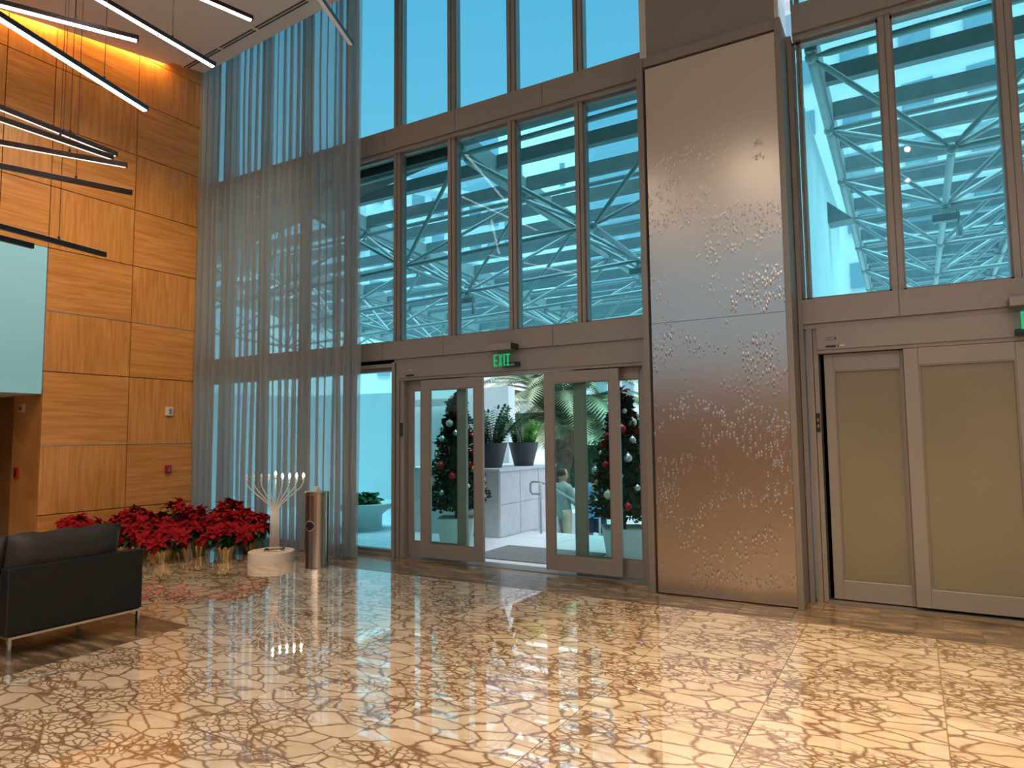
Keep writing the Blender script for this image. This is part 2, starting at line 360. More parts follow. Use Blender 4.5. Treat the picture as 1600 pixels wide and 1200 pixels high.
# linear slot diffusers along the front edge of the ceiling
def onceil(x, y, d=0): return (x, y, cz((x,y))-d)
for k, (xa, xb) in enumerate(((-10.0,-9.05),(-8.98,-8.15),(-8.08,-6.95),(-6.88,-5.7))):
    t = thing('slot_diffuser', ['black twin-slot air diffuser in the ceiling nearest the wood wall','second twin-slot air diffuser from the wood wall, crossed by a lit rod','third twin-slot air diffuser from the wood wall, above the curtain','fourth twin-slot air diffuser from the wood wall, at the top of the frame'][k], 'air vent', onceil((xa+xb)/2, 6.45), 0, 'slot diffusers along the ceiling edge')
    L = (xb-xa)/2; sl_ = -.07
    for dy in (-.02, .035):
        yy = 6.52-.0723*((xa+xb)/2+10.0)-6.45+dy
        MB().bar((-L, yy+L*.0723, -.006+.159*(yy+L*.0723)), (L, yy-L*.0723, -.006+.159*(yy-L*.0723)), .028, .004, (0,-.159,1)).obj('slot', M['black'], t)
    yy = 6.52-.0723*((xa+xb)/2+10.0)-6.45+.0075
    MB().bar((-L-.02, yy+L*.0723, -.001+.159*(yy+L*.0723)), (L+.02, yy-L*.0723, -.001+.159*(yy-L*.0723)), .105, .005, (0,-.159,1)).obj('frame', M['ceil'], t)
p0 = onceil(-7.2, 4.72)
t = thing('ceiling_downlight', 'small square recessed downlight in the ceiling at the top edge', 'ceiling light', p0)
box(-.09,.09,-.09,.09,-.012,.0).obj('trim', M['black'], t); MB().lathe([(.05,-.02),(.045,-.013)], n=16).obj('lens', M['flame'], t)
t = thing('ceiling_speaker', 'small round flush cap in the ceiling beside the downlight', 'detector', onceil(-7.15, 5.05))
MB().lathe([(.05,-.012),(.055,0)], n=20).obj('cap', M['ceil'], t)
for k in range(3):
    lamp('cove_light', 'AREA', (XW+.09, 5.5-1.55*k, cz((0,5.5-1.55*k))+.22), 50, (1,.50,.12), (0,math.radians(-3),0), .08, 1.5)

# ------------------------------------------------------------------ setting: facade
mull = [-6.085-.93*k for k in range(5)]
mull = sorted(mull+[-5.155,-4.225,-3.295]); mullR = [-.09,.83,1.75,2.67,3.59,4.5]
n_t = [0]
def trim(mb, m='alu', parent=None, bevel=0):
    n_t[0] += 1; ob = mb.obj('trim_%d' % n_t[0], M[m], parent, bevel=bevel); return st(ob)
for xm in mull:
    z0 = 2.88 if xm > -6.2 else .06
    trim(box(xm,xm+.05,YF,YF+.16,z0,9.0).box(xm+.056,xm+.10,YF+.012,YF+.16,z0,9.0).box(xm+.045,xm+.06,YF+.03,YF+.15,z0,9.0))
for xm in mullR:
    trim(box(xm,xm+.05,YF,YF+.16,2.88,9.0).box(xm+.056,xm+.10,YF+.012,YF+.16,2.88,9.0).box(xm+.045,xm+.06,YF+.03,YF+.15,2.88,9.0))
def beam(x0, x1, z0, z1, joints, nm='spandrel_panel'):
    n_t[0] += 1
    b = st(box(x0,x1,YF-.03,YF+.30,z0,z1).obj('trim_%d' % n_t[0], M['alu2']))
    js = [x0]+joints+[x1]
    for i in range(len(js)-1):
        link(nm, box(js[i]+.003,js[i+1]-.003,YF-.05,YF-.03,z0,z1).mesh(nm, M['alu']), b)
    box(x0,x1,YF-.02,YF+.2,z0-.05,z0-.002).obj('lower_lip', M['alu'], b)
    return b
beam(XW,-2.42,5.62,5.92,[-8.9,-7.95,-7.2,-6.22,-5.0,-3.7])
beam(-.85,6,5.62,5.92,[.0,1.8,3.6])
beam(XW,-2.42,2.66,2.90,[-8.9,-7.9,-7.2,-6.24,-5.2,-3.6])
beam(-.88,6,2.66,2.90,[-.04,1.8,3.6])
# window frames and panes
n_w = [0]
def window(x0, x1, z0, z1, pane='glass_blue', fw=.03, y=YF+.04):
    n_w[0] += 1
    fr = box(x0,x1,y,y+.10,z1-fw,z1).box(x0,x1,y,y+.10,z0,z0+fw).box(x0,x0+fw*.6,y,y+.10,z0,z1).box(x1-fw*.6,x1,y,y+.10,z0,z1).obj('window_%d' % n_w[0], M['alu2'])
    st(fr); box(x0,x1,y+.055,y+.062,z0,z1).obj('pane', M[pane], fr); return fr
L_edges = [(XW,mull[0])]+[(mull[i]+.10,mull[i+1]) for i in range(len(mull)-1)]+[(mull[-1]+.10,-2.44)]
for a, b in L_edges:
    if b-a < .1: continue
    window(a,b,5.92,9.0); window(a,b,2.90,5.57)
    if b < -6.0: window(a,b,.03,2.56,fw=.05)
window(-.862,-.808,2.90,5.57); window(-.862,-.808,5.92,9.0)
Rr_edges = [(-.80,mullR[0])]+[(mullR[i]+.10,mullR[i+1]) for i in range(len(mullR)-1)]+[(mullR[-1]+.1,6)]
for a, b in Rr_edges:
    window(a,b,5.92,9.0); window(a,b,2.90,5.57)
trim(box(XW,-6.05,YF,YF+.14,0,.035)); trim(box(XW,-6.05,YF-.02,YF+.2,2.56,2.66))
# door portal, left: post, operator header
trim(box(-6.085,-6.03,YF-.03,YF+.16,0,2.62).box(-6.02,-5.97,YF-.01,YF+.16,0,2.62).box(-5.965,-5.90,YF+.01,YF+.18,0,2.62))
hd = trim(box(-5.965,-2.46,YF-.035,YF+.12,2.40,2.615).box(-5.965,-2.46,YF-.015,YF+.10,2.365,2.40))
tg = tag(box(-.07,.07,-.006,0,-.012,.012).obj('door_decal', M['black']), 'black lettering strip decal at the left end of the door header under the exit sign', 'decal'); tg.location = (-5.76,YF-.035,2.425)
trim(box(-2.52,-2.42,YF-.03,YF+.2,0,2.62))
trim(box(-6.0,-2.4,YF-.02,YF+.25,-.02,.008), 'alu2')
trim(box(-5.965,-2.46,YF+.11,YF+.22,2.36,2.62))
n_d = [0]
def leaf(x0, x1, y, z0, z1, gx0, gx1, gz0, gz1, pane, th=.05, bottom_gap=True):
    n_d[0] += 1
    d = st(box(x0,gx0,y,y+th,z0,z1).box(gx1,x1,y,y+th,z0,z1).box(gx0,gx1,y,y+th,gz1,z1).box(gx0,gx1,y,y+th,z0,gz0).obj('door_%d' % n_d[0], M['alu'], bevel=.004))
    box(gx0,gx1,y+.022,y+.030,gz0,gz1).obj('pane', M[pane], d)
    q = .014
    box(gx0,gx0+q,y+.004,y+.02,gz0,gz1).box(gx1-q,gx1,y+.004,y+.02,gz0,gz1).box(gx0+q,gx1-q,y+.004,y+.02,gz1-q,gz1).box(gx0+q,gx1-q,y+.004,y+.02,gz0,gz0+q).obj('glazing_bead', M['alu2'], d)
    return d
leaf(-5.90,-4.95,YF+.10,.02,2.36,-5.82,-5.08,.21,2.23,'glass_door')
dl = leaf(-5.60,-4.62,YF-.02,.045,2.35,-5.445,-4.745,.215,2.225,'glass_door')
dr = leaf(-3.745,-2.80,YF-.02,.045,2.35,-3.625,-2.915,.215,2.225,'glass_door')
leaf(-3.42,-2.52,YF+.10,.02,2.36,-3.27,-2.60,.21,2.23,'glass_door')
box(-4.64,-4.622,YF-.015,YF+.025,.05,2.34).obj('edge_seal', M['black'], dl); box(-3.743,-3.725,YF-.015,YF+.025,.05,2.34).obj('edge_seal', M['black'], dr)
# right portal
trim(box(-.90,-.86,YF-.06,YF+.16,0,5.6).box(-.845,-.79,YF-.01,YF+.16,0,2.62).box(-.785,-.745,YF+.01,YF+.18,0,2.62))
trim(box(-.745,-.70,YF+.06,YF+.2,0,2.42), 'black')
hr = trim(box(-.745,3.0,YF-.035,YF+.12,2.40,2.61).box(-.745,3.0,YF-.015,YF+.10,2.365,2.40))
leaf(-.735,-.03,YF+.06,.03,2.36,-.62,-.055,.21,2.20,'frost')
leaf(-.03,.90,YF-.02,.045,2.36,.085,.80,.21,2.21,'frost')
leaf(.90,1.83,YF-.02,.045,2.36,1.0,1.72,.21,2.21,'frost')
leaf(1.83,2.6,YF+.06,.03,2.36,1.93,2.5,.21,2.20,'frost')
trim(box(2.6,6,YF-.03,YF+.2,0,2.66))
trim(box(-.745,2.6,YF-.03,YF+.2,-.01,.018).box(-.745,2.6,YF+.115,YF+.25,0,2.62), 'alu2')
t = thing('header_decal', 'row of small black marks and a pale sticker on the header of the frosted doors', 'decal', (-.62,YF-.036,2.425))
box(-.05,.04,-.002,.0,-.010,.012).obj('black_marks', M['black'], t); box(.055,.065,-.002,0,-.008,.012).obj('mark', M['black'], t); box(.072,.115,-.003,0,-.006,.014).obj('sticker', M['ivory'], t)
t = thing('arrow_decal', 'small outlined arrow mark on the header above the frosted doors', 'decal', (-.62,YF-.036,2.50))
box(-.04,.03,-.002,0,.010,.013).box(-.04,.03,-.002,0,-.013,-.010).box(-.04,-.037,-.002,0,-.01,.01).obj('outline', M['black'], t)
MB().add([(.03,-.002,.018),(.05,-.002,0),(.03,-.002,-.018),(.035,-.002,0)], [(0,1,2,3)]).obj('arrow_tip', M['black'], t)
t = thing('header_decal', 'tiny pale sticker on the header at the far left of the open doors', 'decal', (-5.76,YF-.036,2.50)); box(-.025,.025,-.002,0,-.006,.006).obj('sticker', M['ivory'], t)
for nm, x, lab in (('door_switch', -5.935, 'black rocker switch on the post left of the open doors'), ('door_switch', -.768, 'black rocker switch on the jamb left of the frosted doors')):
    t = thing(nm, lab, 'switch', (x, YF+.008, 1.70)); box(-.018,.018,-.012,0,-.09,.09).obj('plate', M['black'], t, bevel=.003)
    box(-.009,.009,-.018,-.011,.01,.04).obj('button', M['chrome'], t); box(-.009,.009,-.018,-.011,-.05,-.02).obj('button', M['chrome'], t)

# exit signs
def exit_sign(x, lab):
    t = thing('exit_sign', lab, 'exit sign', (x, 6.98, 2.55), 0, 'exit signs over the entrances')
    box(-.19,.16,-.06,.10,.09,.165).obj('housing', M['alu'], t, bevel=.003)
    box(.16,.175,-.06,.10,.09,.165).obj('end_cap', M['black'], t)
    box(-.165,.155,.0,.008,-.13,.09).obj('acrylic_panel', M['glass_clear'], t)
    def seg(*b): return b
    L = {'E': [(0,.02,0,.15),(.02,.055,0,.02),(.02,.05,.065,.085),(.02,.055,.13,.15)], 'I': [(0,.02,0,.15)], 'T': [(.0175,.0375,0,.13),(0,.055,.13,.15)]}
    x0 = -.115
    for ch in 'EXIT':
        mb = MB()
        if ch == 'X':
            mb.bar((x0+.008,-.004,-.10),(x0+.052,-.004,.045),.004,.018,(0,1,0)).bar((x0+.052,-.004,-.10),(x0+.008,-.004,.045),.004,.018,(0,1,0))
            mb = MB()
            for a, b in (((.0,.0),(.04,.15)),((.04,.0),(.0,.15))):
                mb.add([(x0+a[0],-.004,-.105+a[1]),(x0+a[0]+.02,-.004,-.105+a[1]),(x0+b[0]+.02,-.004,-.105+b[1]),(x0+b[0],-.004,-.105+b[1])], [(0,1,2,3)])
            wd = .072
        else:
            for a, b, c, d in L[ch]: mb.box(x0+a,x0+b,-.006,-.001,-.105+c,-.105+d)
            wd = {'E': .068, 'I': .034, 'T': .06}[ch]
        mb.obj('letter_'+ch.lower(), M['exitgreen'], t); x0 += wd
    return t
t = exit_sign(-4.24, 'green EXIT sign hanging over the open glass doors')
s_ = thing('door_sensor', 'small black motion sensor on the header behind the exit sign of the open doors', 'sensor', (-4.18, YF-.04, 2.47)); box(-.10,.13,-.05,0,-.03,.03).obj('housing', M['black'], s_, bevel=.006); box(-.07,.07,-.055,-.049,-.015,.01).obj('lens', M['tower_glass'], s_)
t = exit_sign(.95, 'green EXIT sign cut by the right edge of the frame')
s_ = thing('door_sensor', 'small black motion sensor under the exit sign at the right edge', 'sensor', (.93, YF-.04, 2.43)); box(-.13,.13,-.05,0,-.03,.03).obj('housing', M['black'], s_, bevel=.006); box(-.07,.07,-.055,-.049,-.015,.01).obj('lens', M['tower_glass'], s_)

# ------------------------------------------------------------------ steel clad pillar
pil = tag(thing('x','x','x'), 'tall pillar clad in embossed stainless steel between the two entrances', 'pillar'); pil.name = 'clad_pillar'
box(-2.27,-.97,6.80,7.30,0,9.0).obj('core', M['alu2'], pil)
box(-2.275,-.965,6.75,6.80,.015,2.745).obj('steel_sheet', M['hammered'], pil)
box(-2.275,-.965,6.75,6.80,2.749,5.50).obj('steel_sheet', M['hammered'], pil)
box(-2.36,-2.295,6.72,7.30,0,5.62).obj('edge_trim', M['alu2'], pil, bevel=.004)
box(-.96,-.905,6.72,7.30,0,5.62).obj('edge_trim', M['alu2'], pil, bevel=.004)
box(-2.295,-.96,6.73,6.84,5.52,5.62).obj('head_trim', M['alu2'], pil, bevel=.004)
box(-2.35,-.93,6.82,7.30,5.62,9.0).obj('bulkhead_sheet', M['wavy'], pil)

# ------------------------------------------------------------------ curtain
def curtain(x0, x1, y, amp, folds, label, z1=8.9, seed=1, flare=0):
    r = random.Random(seed); n = folds*14; xs = []; ph = 0
    phs = []
    for i in range(n+1): phs.append(ph); ph += 1+.35*math.sin(i*.043+seed)+.25*math.sin(i*.11+2*seed)
    tot = ph; fr = [p/phs[-1] for p in phs]
    amps = [amp*r.uniform(.55,1.2) for _ in range(folds*2+3)]
    vs = []; zs = [.012,.12,1.2,2.6,5,7,z1]
    for z in zs:
        for i, t in enumerate(fr):
            a = t*folds*2*PI; A = amps[int(a/PI)]; spread = 1-.12*(1-z/z1)*flare
            xx = x0+(x1-x0)*t + .022*math.sin(2*a+.3) + .010*math.sin(z*.9+t*12)
            yy = y + A*math.sin(a)*(1+.25*(1-z/z1)) + .01*math.sin(z*1.3+t*23)
            vs.append((xx, yy, z))
    N = n+1; fs = [(k*N+i, k*N+i+1, (k+1)*N+i+1, (k+1)*N+i) for k in range(len(zs)-1) for i in range(n)]
    t = thing('sheer_curtain', label, 'curtain', ((x0+x1)/2, y, 0)); c = Vector(((x0+x1)/2, y, 0))
    mb = MB(); mb.add([Vector(v)-c for v in vs], fs); mb.obj('drape', M['curtain'], t, smooth=True)
    h = MB(); h.add([Vector(vs[k*N+i])-c+Vector((0,-.002,0)) for k in (0,1) for i in range(N)], [(i,i+1,N+i+1,N+i) for i in range(n)])
    h.obj('hem', M['curtain'], t, smooth=True)
    box((x0-x1)/2,(x1-x0)/2,-.02,.02,z1-.02,z1+.03).obj('track', M['alu2'], t)
    return t
curtain(XW+.02,-6.93,6.93,.06,21,'wide sheer grey pleated curtain hanging from the ceiling beside the wood wall', seed=3)
curtain(-6.90,-6.44,6.86,.07,3,'narrow bunched end of sheer grey curtain nearest the open doors', seed=5)

# ------------------------------------------------------------------ fixtures on the walls
def wallbox(name, label, cat, loc, face, col, w=.07, h=.09, inner='chrome'):
    t = thing(name, label, cat, loc)
    if face == 'x': box(0,.03,-w/2,w/2,-h/2,h/2).obj('housing', M[col], t, bevel=.004); box(.03,.036,-w*.1,w*.32,-h*.3,h*.3).obj('lens', M[inner], t)
    else: box(-w/2,w/2,-.03,0,-h/2,h/2).obj('housing', M[col], t, bevel=.004); box(-w*.25,w*.25,-.036,-.03,-h*.25,h*.2).obj('lens', M[inner], t)
    return t
wallbox('fire_strobe', 'small white strobe alarm on the wood wall near the curtain', 'alarm', (XW,6.53,2.05), 'x', 'plinth', .12, .14)
wallbox('fire_alarm_pull', 'small red fire alarm pull on the wood wall above the poinsettias', 'alarm', (XW,6.54,1.13), 'x', 'redplastic', .10, .13)
wallbox('fire_strobe', 'beige strobe alarm high on the reddish corridor return at far left', 'alarm', (-10.72,4.70,2.06), 'y', 'ivory', .13, .12)
wallbox('fire_alarm_pull', 'dark red fire alarm pull on the reddish corridor return at far left', 'alarm', (-10.80,4.70,1.16), 'y', 'redplastic', .09, .15, 'black')

# ------------------------------------------------------------------ hanging light rods
rods = [((-7.21,2.82),(-6.67,3.83),5.7,'on','upper of the two long lit rods crossing at the top left corner'),
 ((-6.18,2.42),(-6.68,3.94),5.0,'on','large bright rod slanting down in front of the wood wall'),
 ((-6.65,3.42),(-6.76,4.77),5.9,'on','bright rod pointing at the slot diffusers in the ceiling'),
 ((-6.58,4.50),(-6.44,5.03),6.5,'on','short visible end of a bright rod high at the top edge'),
 ((-5.15,4.85),(-5.46,5.65),6.2,'off','unlit brown rod hanging before the curtain top'),
 ((-7.69,3.05),(-7.84,4.29),4.9,'thin','black rod with a thin lit underside, topmost of the crossing three at left'),
 ((-7.61,3.02),(-7.61,4.12),4.75,'thin','slate coloured rod in the middle of the crossing three at left'),
 ((-7.99,3.18),(-7.47,4.21),4.66,'thin','lowest of the crossing three rods at left, ending behind the others'),
 ((-7.95,3.18),(-7.57,4.33),4.4,'up','dark unlit rod below the crossing three, above the pale wall panel'),
 ((-7.70,3.10),(-7.89,4.23),3.7,'up','dark unlit rod just above the corner of the pale wall panel'),
 ((-7.76,3.13),(-7.81,3.45),3.6,'up','dark unlit rod whose tip crosses the pale wall panel')]
for a, b, z, k, lab in rods:
    a = Vector((*a,0)); b = Vector((*b,0)); d = (b-a).normalized(); L = 2.6 if z > 4.5 else 2.2
    ang = math.atan2(d.y, d.x); ctr = b-d*L/2
    t = thing('light_rod', lab, 'pendant light', (ctr.x, ctr.y, z), ang, 'suspended linear light rods')
    big = k in ('on','off'); wd, ht = (.055,.05) if big else (.04,.055)
    box(-L/2,L/2,-wd/2,wd/2,0,ht).obj('housing', M['rod'], t, bevel=.002)
    lw = wd*.40 if big else wd*.22
    if k == 'up': box(-L/2+.02,L/2-.02,-lw,lw,ht,ht+.006).obj('led_strip', M['led_dim'], t)
    elif k == 'off': box(-L/2+.01,L/2-.02,-lw,lw,-.006,0).obj('led_strip', M['led_dim'], t)
    else: box(-L/2+.01,L/2-.02,-lw,lw,-.010 if big else -.003,0).obj('led_strip', M['led' if big else 'led_thin'], t)
    for s in (-1, 1):
        xx = s*(L/2-.55); wp = ctr+d*xx; top = cz((wp.x,wp.y))-z
        MB().tube([(xx,0,ht),(xx,0,top)], .0035, 5).obj('suspension_wire', M['rod'], t)
        MB().lathe([(.012,ht-.002),(.012,ht+.03),(.004,ht+.04)], (xx,0,0), 8).obj('wire_grip', M['rod'], t)

# ------------------------------------------------------------------ lounge chair (back to the camera)
ch = thing('lounge_chair', 'low black leather lounge chair on a slim steel frame, seen from behind at lower left', 'armchair', (-6.2, 2.97, 0))
cx, cy = -6.2, 2.97
def lb(x0,x1,y0,y1,z0,z1): return MB().box(x0-cx,x1-cx,y0-cy,y1-cy,z0,z1)
lb(-5.86,-5.75,2.47,3.49,.17,.665).obj('back_panel', M['leather'], ch, bevel=.012)
lb(-6.70,-5.862,2.47,2.56,.17,.60).obj('arm_panel', M['leather'], ch, bevel=.012)
lb(-6.70,-5.862,3.40,3.49,.17,.60).obj('arm_panel', M['leather'], ch, bevel=.012)
lb(-6.70,-5.86,2.561,3.399,.17,.26).obj('seat_base', M['leather'], ch, bevel=.01)
def cushion(x0,x1,y0,y1,z0,z1,name,m,parent,n=10,rot=None,ctr=None,puff=.35):
    bm = bmesh.new(); bmesh.ops.create_cube(bm, size=1); bmesh.ops.subdivide_edges(bm, edges=bm.edges[:], cuts=n, use_grid_fill=True)
    sx, sy, sz = x1-x0, y1-y0, z1-z0; ax = min((sx,0),(sy,1),(sz,2))[1]
    for v in bm.verts:
        p = list(v.co); o2 = [p[i]*2 for i in range(3) if i != ax]
        f = (1-abs(o2[0])**3.2)*(1-abs(o2[1])**3.2); p[ax] *= (1-puff)+puff*f+.25*f; p[ax] *= max(.12, min(1, f*3+.12))
        k = 1-.05*(abs(o2[0]*o2[1])<.3)
        v.co = Vector((p[0]*sx, p[1]*sy, p[2]*sz)); v.co += Vector((0,0,.008*math.sin(v.co.y*23+v.co.z*9)))
        if rot: v.co = rot @ v.co
    me = bpy.data.meshes.new(name); bm.to_mesh(me); bm.free(); me.materials.append(m)
    me.polygons.foreach_set('use_smooth', [True]*len(me.polygons))
    return link(name, me, parent, ((x0+x1)/2-cx, (y0+y1)/2-cy, (z0+z1)/2))
cushion(-6.68,-5.92,2.57,3.39,.25,.44,'seat_cushion',M['cloth'],ch)
rt = Matrix.Rotation(math.radians(12),3,'Y')
cushion(-6.06,-5.84,2.53,3.37,.38,.90,'back_cushion',M['cloth'],ch,rot=rt)
cushion(-6.60,-5.95,2.36,2.60,.42,.88,'arm_cushion',M['cloth'],ch,rot=Matrix.Rotation(math.radians(-14),3,'X'))
fr = MB()
lb(-5.775,-5.745,2.49,3.47,.15,.168).obj('rear_rail', M['chrome'], ch)
lb(-6.70,-6.67,2.49,3.47,.15,.168).obj('front_rail', M['chrome'], ch)
for y in (2.49, 3.45):
    for x in (-5.775,-6.70): lb(x,x+.03,y,y+.022,0,.15).obj('leg', M['chrome'], ch)
    lb(-6.67,-5.775,y,y+.022,.15,.168).obj('side_rail', M['chrome'], ch)

# ------------------------------------------------------------------ bin
b = thing('litter_bin', 'round brushed steel waste bin with a dark hole, standing before the curtain', 'bin', (-6.47,6.15,0), math.radians(0))
MB().lathe([(.150,.0),(.150,.02),(.146,.03),(.146,.90),(.150,.905),(.150,.925),(.14,.932),(.0,.932)], n=48, cap=False).obj('body', M['steel'], b, smooth=True).modifiers.new('e','EDGE_SPLIT')
# round waste opening facing the camera
def disc_on(ang, z, rx, rz, R0, name, m, parent):
    mb = MB(); vs = [((R0)*math.cos(ang), R0*math.sin(ang), z)]
    for j in range(24):
        a = 2*PI*j/24; th = ang+rx*math.cos(a)/R0; vs.append((R0*math.cos(th), R0*math.sin(th), z+rz*math.sin(a)))
    mb.add(vs, [(0,1+j,1+(j+1)%24) for j in range(24)]); return mb.obj(name, m, parent)
dirc = math.atan2(-6.15, 6.47)
disc_on(dirc-.62, .52, .062, .055, .1525, 'opening', M['black'], b)
MB().tube([(math.cos(dirc-.62+.066/.15*math.cos(2*PI*j/24))*.1515, math.sin(dirc-.62+.066/.15*math.cos(2*PI*j/24))*.1515, .52+.058*math.sin(2*PI*j/24)) for j in range(25)], .004, 6, False).obj('opening_ring', M['chrome'], b)
box(-.02,.02,-.004,.004,.0,.0).obj('hinge', M['chrome'], b).location = (0,0,.5)
MB().tube([(.149*math.cos(dirc+1.15), .149*math.sin(dirc+1.15), .05),(.149*math.cos(dirc+1.15), .149*math.sin(dirc+1.15), .88)], .004, 6).obj('door_seam', M['black'], b)
disc_on(dirc+1.25, .30, .012, .014, .150, 'lock', M['black'], b)
tw = thing('crumpled_tissue', 'crumpled white tissue on top of the round steel bin', 'tissue', (-6.46,6.13,.932))
bm = bmesh.new(); bmesh.ops.create_icosphere(bm, subdivisions=3, radius=.03)
for v in bm.verts: v.co *= 1+.35*math.sin(v.co.x*190)*math.cos(v.co.y*170+v.co.z*150); v.co.z = v.co.z*1.1+.032
me = bpy.data.meshes.new('paper'); bm.to_mesh(me); bm.free(); me.materials.append(M['plinth']); link('paper', me, tw)
box(-.10,.05,-.05,.04,.001,.006).obj('napkin', M['plinth'], tw)

# ------------------------------------------------------------------ menorah on plinth
pl = thing('round_plinth', 'low white oval plinth under the candelabrum', 'plinth', (-7.29,6.15,0), math.radians(-41))
MB().lathe([(.29,0),(.29,.13),(.285,.138),(0,.138)], n=48, sx=1.02, sy=1.0, cap=False).obj('drum', M['plinth'], pl)
mn = thing('candelabrum', 'nine-branched electric candelabrum with five glowing bulbs on the white plinth', 'candelabrum', (-7.26,6.17,.138), math.radians(43))
ZB = .138
box(-.125,.125,-.09,.09,0,.018).obj('base_plate', M['steel'], mn, bevel=.004)
for sx in (-1,1):
    for sy in (-1,1): MB().lathe([(.012,.018),(.012,.026)], (sx*.105,sy*.07,0), 10).obj('bolt', M['black'], mn)
for i in range(9):
    q = (i-4)*.0125; MB().tube([(q*1.12,0,.018),(q,0,.56)], .0055, 8).obj('column_tube', M['menorah'], mn, smooth=True)
    MB().tube([(q*1.12,-.014,.018),(q,-.014,.56)], .004, 6).obj('column_tube', M['menorah'], mn, smooth=True)
box(-.062,.062,-.02,.012,.55,.565).obj('collar', M['menorah'], mn); box(-.066,.066,-.02,.012,.03,.045).obj('collar', M['menorah'], mn)
for i in range(9):
    s = i-4; top = .945 if i != 4 else .985; xt = s*.0885
    q = s*.0125
    if s == 0: pts = [(0,0,.56),(0,0,top-.06)]
    else:
        pts = [(q,0,.56)]
        P = [Vector((q,0,.56)),Vector((xt*.45,0,.70)),Vector((xt*1.02,0,.80)),Vector((xt,0,top-.05))]
        for j in range(1,13):
            u = j/12; pts.append(tuple((1-u)**3*P[0]+3*u*(1-u)**2*P[1]+3*u*u*(1-u)*P[2]+u**3*P[3]))
    MB().tube(pts, .0072, 8).obj('branch', M['menorah'], mn, smooth=True)
    zb = top-.06 if s == 0 else top-.05
    MB().lathe([(.008,zb),(.012,zb+.01),(.012,zb+.045),(.006,zb+.048)], (pts[-1][0],0,0), 12).obj('socket', M['menorah'], mn, smooth=True)
    lit = i >= 4
    MB().lathe([(.004,zb+.046),(.014,zb+.06),(.016,zb+.072),(.010,zb+.09),(.002,zb+.108)], (pts[-1][0],0,0), 12).obj('bulb', M['flame' if lit else 'bulb_off'], mn, smooth=True)
    if lit:
        lp = lamp('bulb_light', 'POINT', (0,0,0), .7, (1,.62,.30), size=.012); a = math.radians(43)
        x_ = pts[-1][0]; lp.location = (-7.26+math.cos(a)*x_+.03*math.sin(a)*0, 6.17+math.sin(a)*x_, ZB+zb+.13)

# ------------------------------------------------------------------ poinsettias
def leafmesh(L, wd, droop, n=4):
    vs = []; 
    prof = [(0,.05),(.25,.7),(.5,1),(.78,.6),(1,.02)]
    for t, q in prof:
        z = -droop*t*t*L
        vs += [(t*L,-q*wd/2,z+.12*q*wd),(t*L,0,z),(t*L,q*wd/2,z+.12*q*wd)]
    fs = []
    for i in range(len(prof)-1):
        for j in range(2): fs.append((i*3+j,i*3+j+1,i*3+3+j+1,i*3+3+j))
    return vs, fs
def rosette(r, nn, L, wd, tilt):
    mb = MB()
    for layer, (cnt, sc, tl) in enumerate(((nn,1,tilt),(nn-1,.75,tilt+.35),(4,.45,tilt+.7))):
        for i in range(cnt):
            a = 2*PI*i/cnt+layer*.5+r.uniform(-.2,.2); vs, fs = leafmesh(L*sc*r.uniform(.85,1.15), wd*sc, .35)
            mt = Matrix.Rotation(a,3,'Z') @ Matrix.Rotation(-tl+r.uniform(-.4,.4),3,'Y')
            mb.add([mt @ Vector(v)+Vector((0,0,layer*.006)) for v in vs], fs)
    return mb
rr = random.Random(11)
blooms = [rosette(rr, 7, .125, .075, .1).mesh('flower_head', M['red'], False) for _ in range(4)]
def poinsettia(x, y, h, rad, nfl, label, tilt=0, big=1, pot='gold', r=None):
    r = random.Random(int(abs(x*100+y*10)))
    t = thing('potted_poinsettia', label, 'potted plant', (x, y, 0), 0, 'red poinsettias in the corner')
    n = 28; vs = []; prof = [(.075,0),(.085,.06),(.10,.13),(.118,.165)]
    for k, (q, z) in enumerate(prof):
        for j in range(n):
            a = 2*PI*j/n; f = 1+(.05 if j%2 else -.03)*(k+1)/3; zz = z+(.02*math.sin(j*2.1) if k == 3 else 0); vs.append((q*f*math.cos(a), q*f*math.sin(a), zz))
    mb = MB().add(vs, [(k*n+j,k*n+(j+1)%n,(k+1)*n+(j+1)%n,(k+1)*n+j) for k in range(3) for j in range(n)]+[tuple(range(n-1,-1,-1))]); mb.obj('foil_pot', M['gold'], t)
    MB().lathe([(.09,.125),(.0,.13)], n=16, cap=False).obj('soil', M['dark'], t)
    sm = MB(); lf = MB()
    pts = []
    for i in range(nfl):
        a = i*2.399; q = rad*math.sqrt((i+.3)/nfl); px, py = q*math.cos(a), q*math.sin(a); pz = h-.62*(q/rad)**2*(h-.20)+r.uniform(-.09,.06)
        pts.append((px,py,pz,a,q)); sm.tube([(0,0,.12),(px*.5,py*.5,(pz+.12)*.55),(px,py,pz)], .005, 5)
        for k in range(7):
            u = r.uniform(.45,.98); v0 = Vector((px*u,py*u,.12+(pz-.12)*u-.02)); va, fa = leafmesh(.10*r.uniform(.8,1.2), .06, .5)
            mt = Matrix.Rotation(a+r.uniform(-1.6,1.6),3,'Z') @ Matrix.Rotation(r.uniform(-.3,.5),3,'Y'); lf.add([mt @ Vector(q_)+v0 for q_ in va], fa)
    sm.obj('stems', M['green'], t); tag(lf.obj('leaves', M['green'], t), kind='stuff')
    for px,py,pz,a,q in pts:
        link('flower_head', blooms[r.randrange(4)], t, (px,py,pz), (0,0,0), r.uniform(.85,1.15)*big).rotation_euler = Vector((math.cos(a)*q/rad*.7+r.uniform(-.5,.5), math.sin(a)*q/rad*.7+r.uniform(-.5,.5), .8)).to_track_quat('Z','Y').to_euler()
    return t
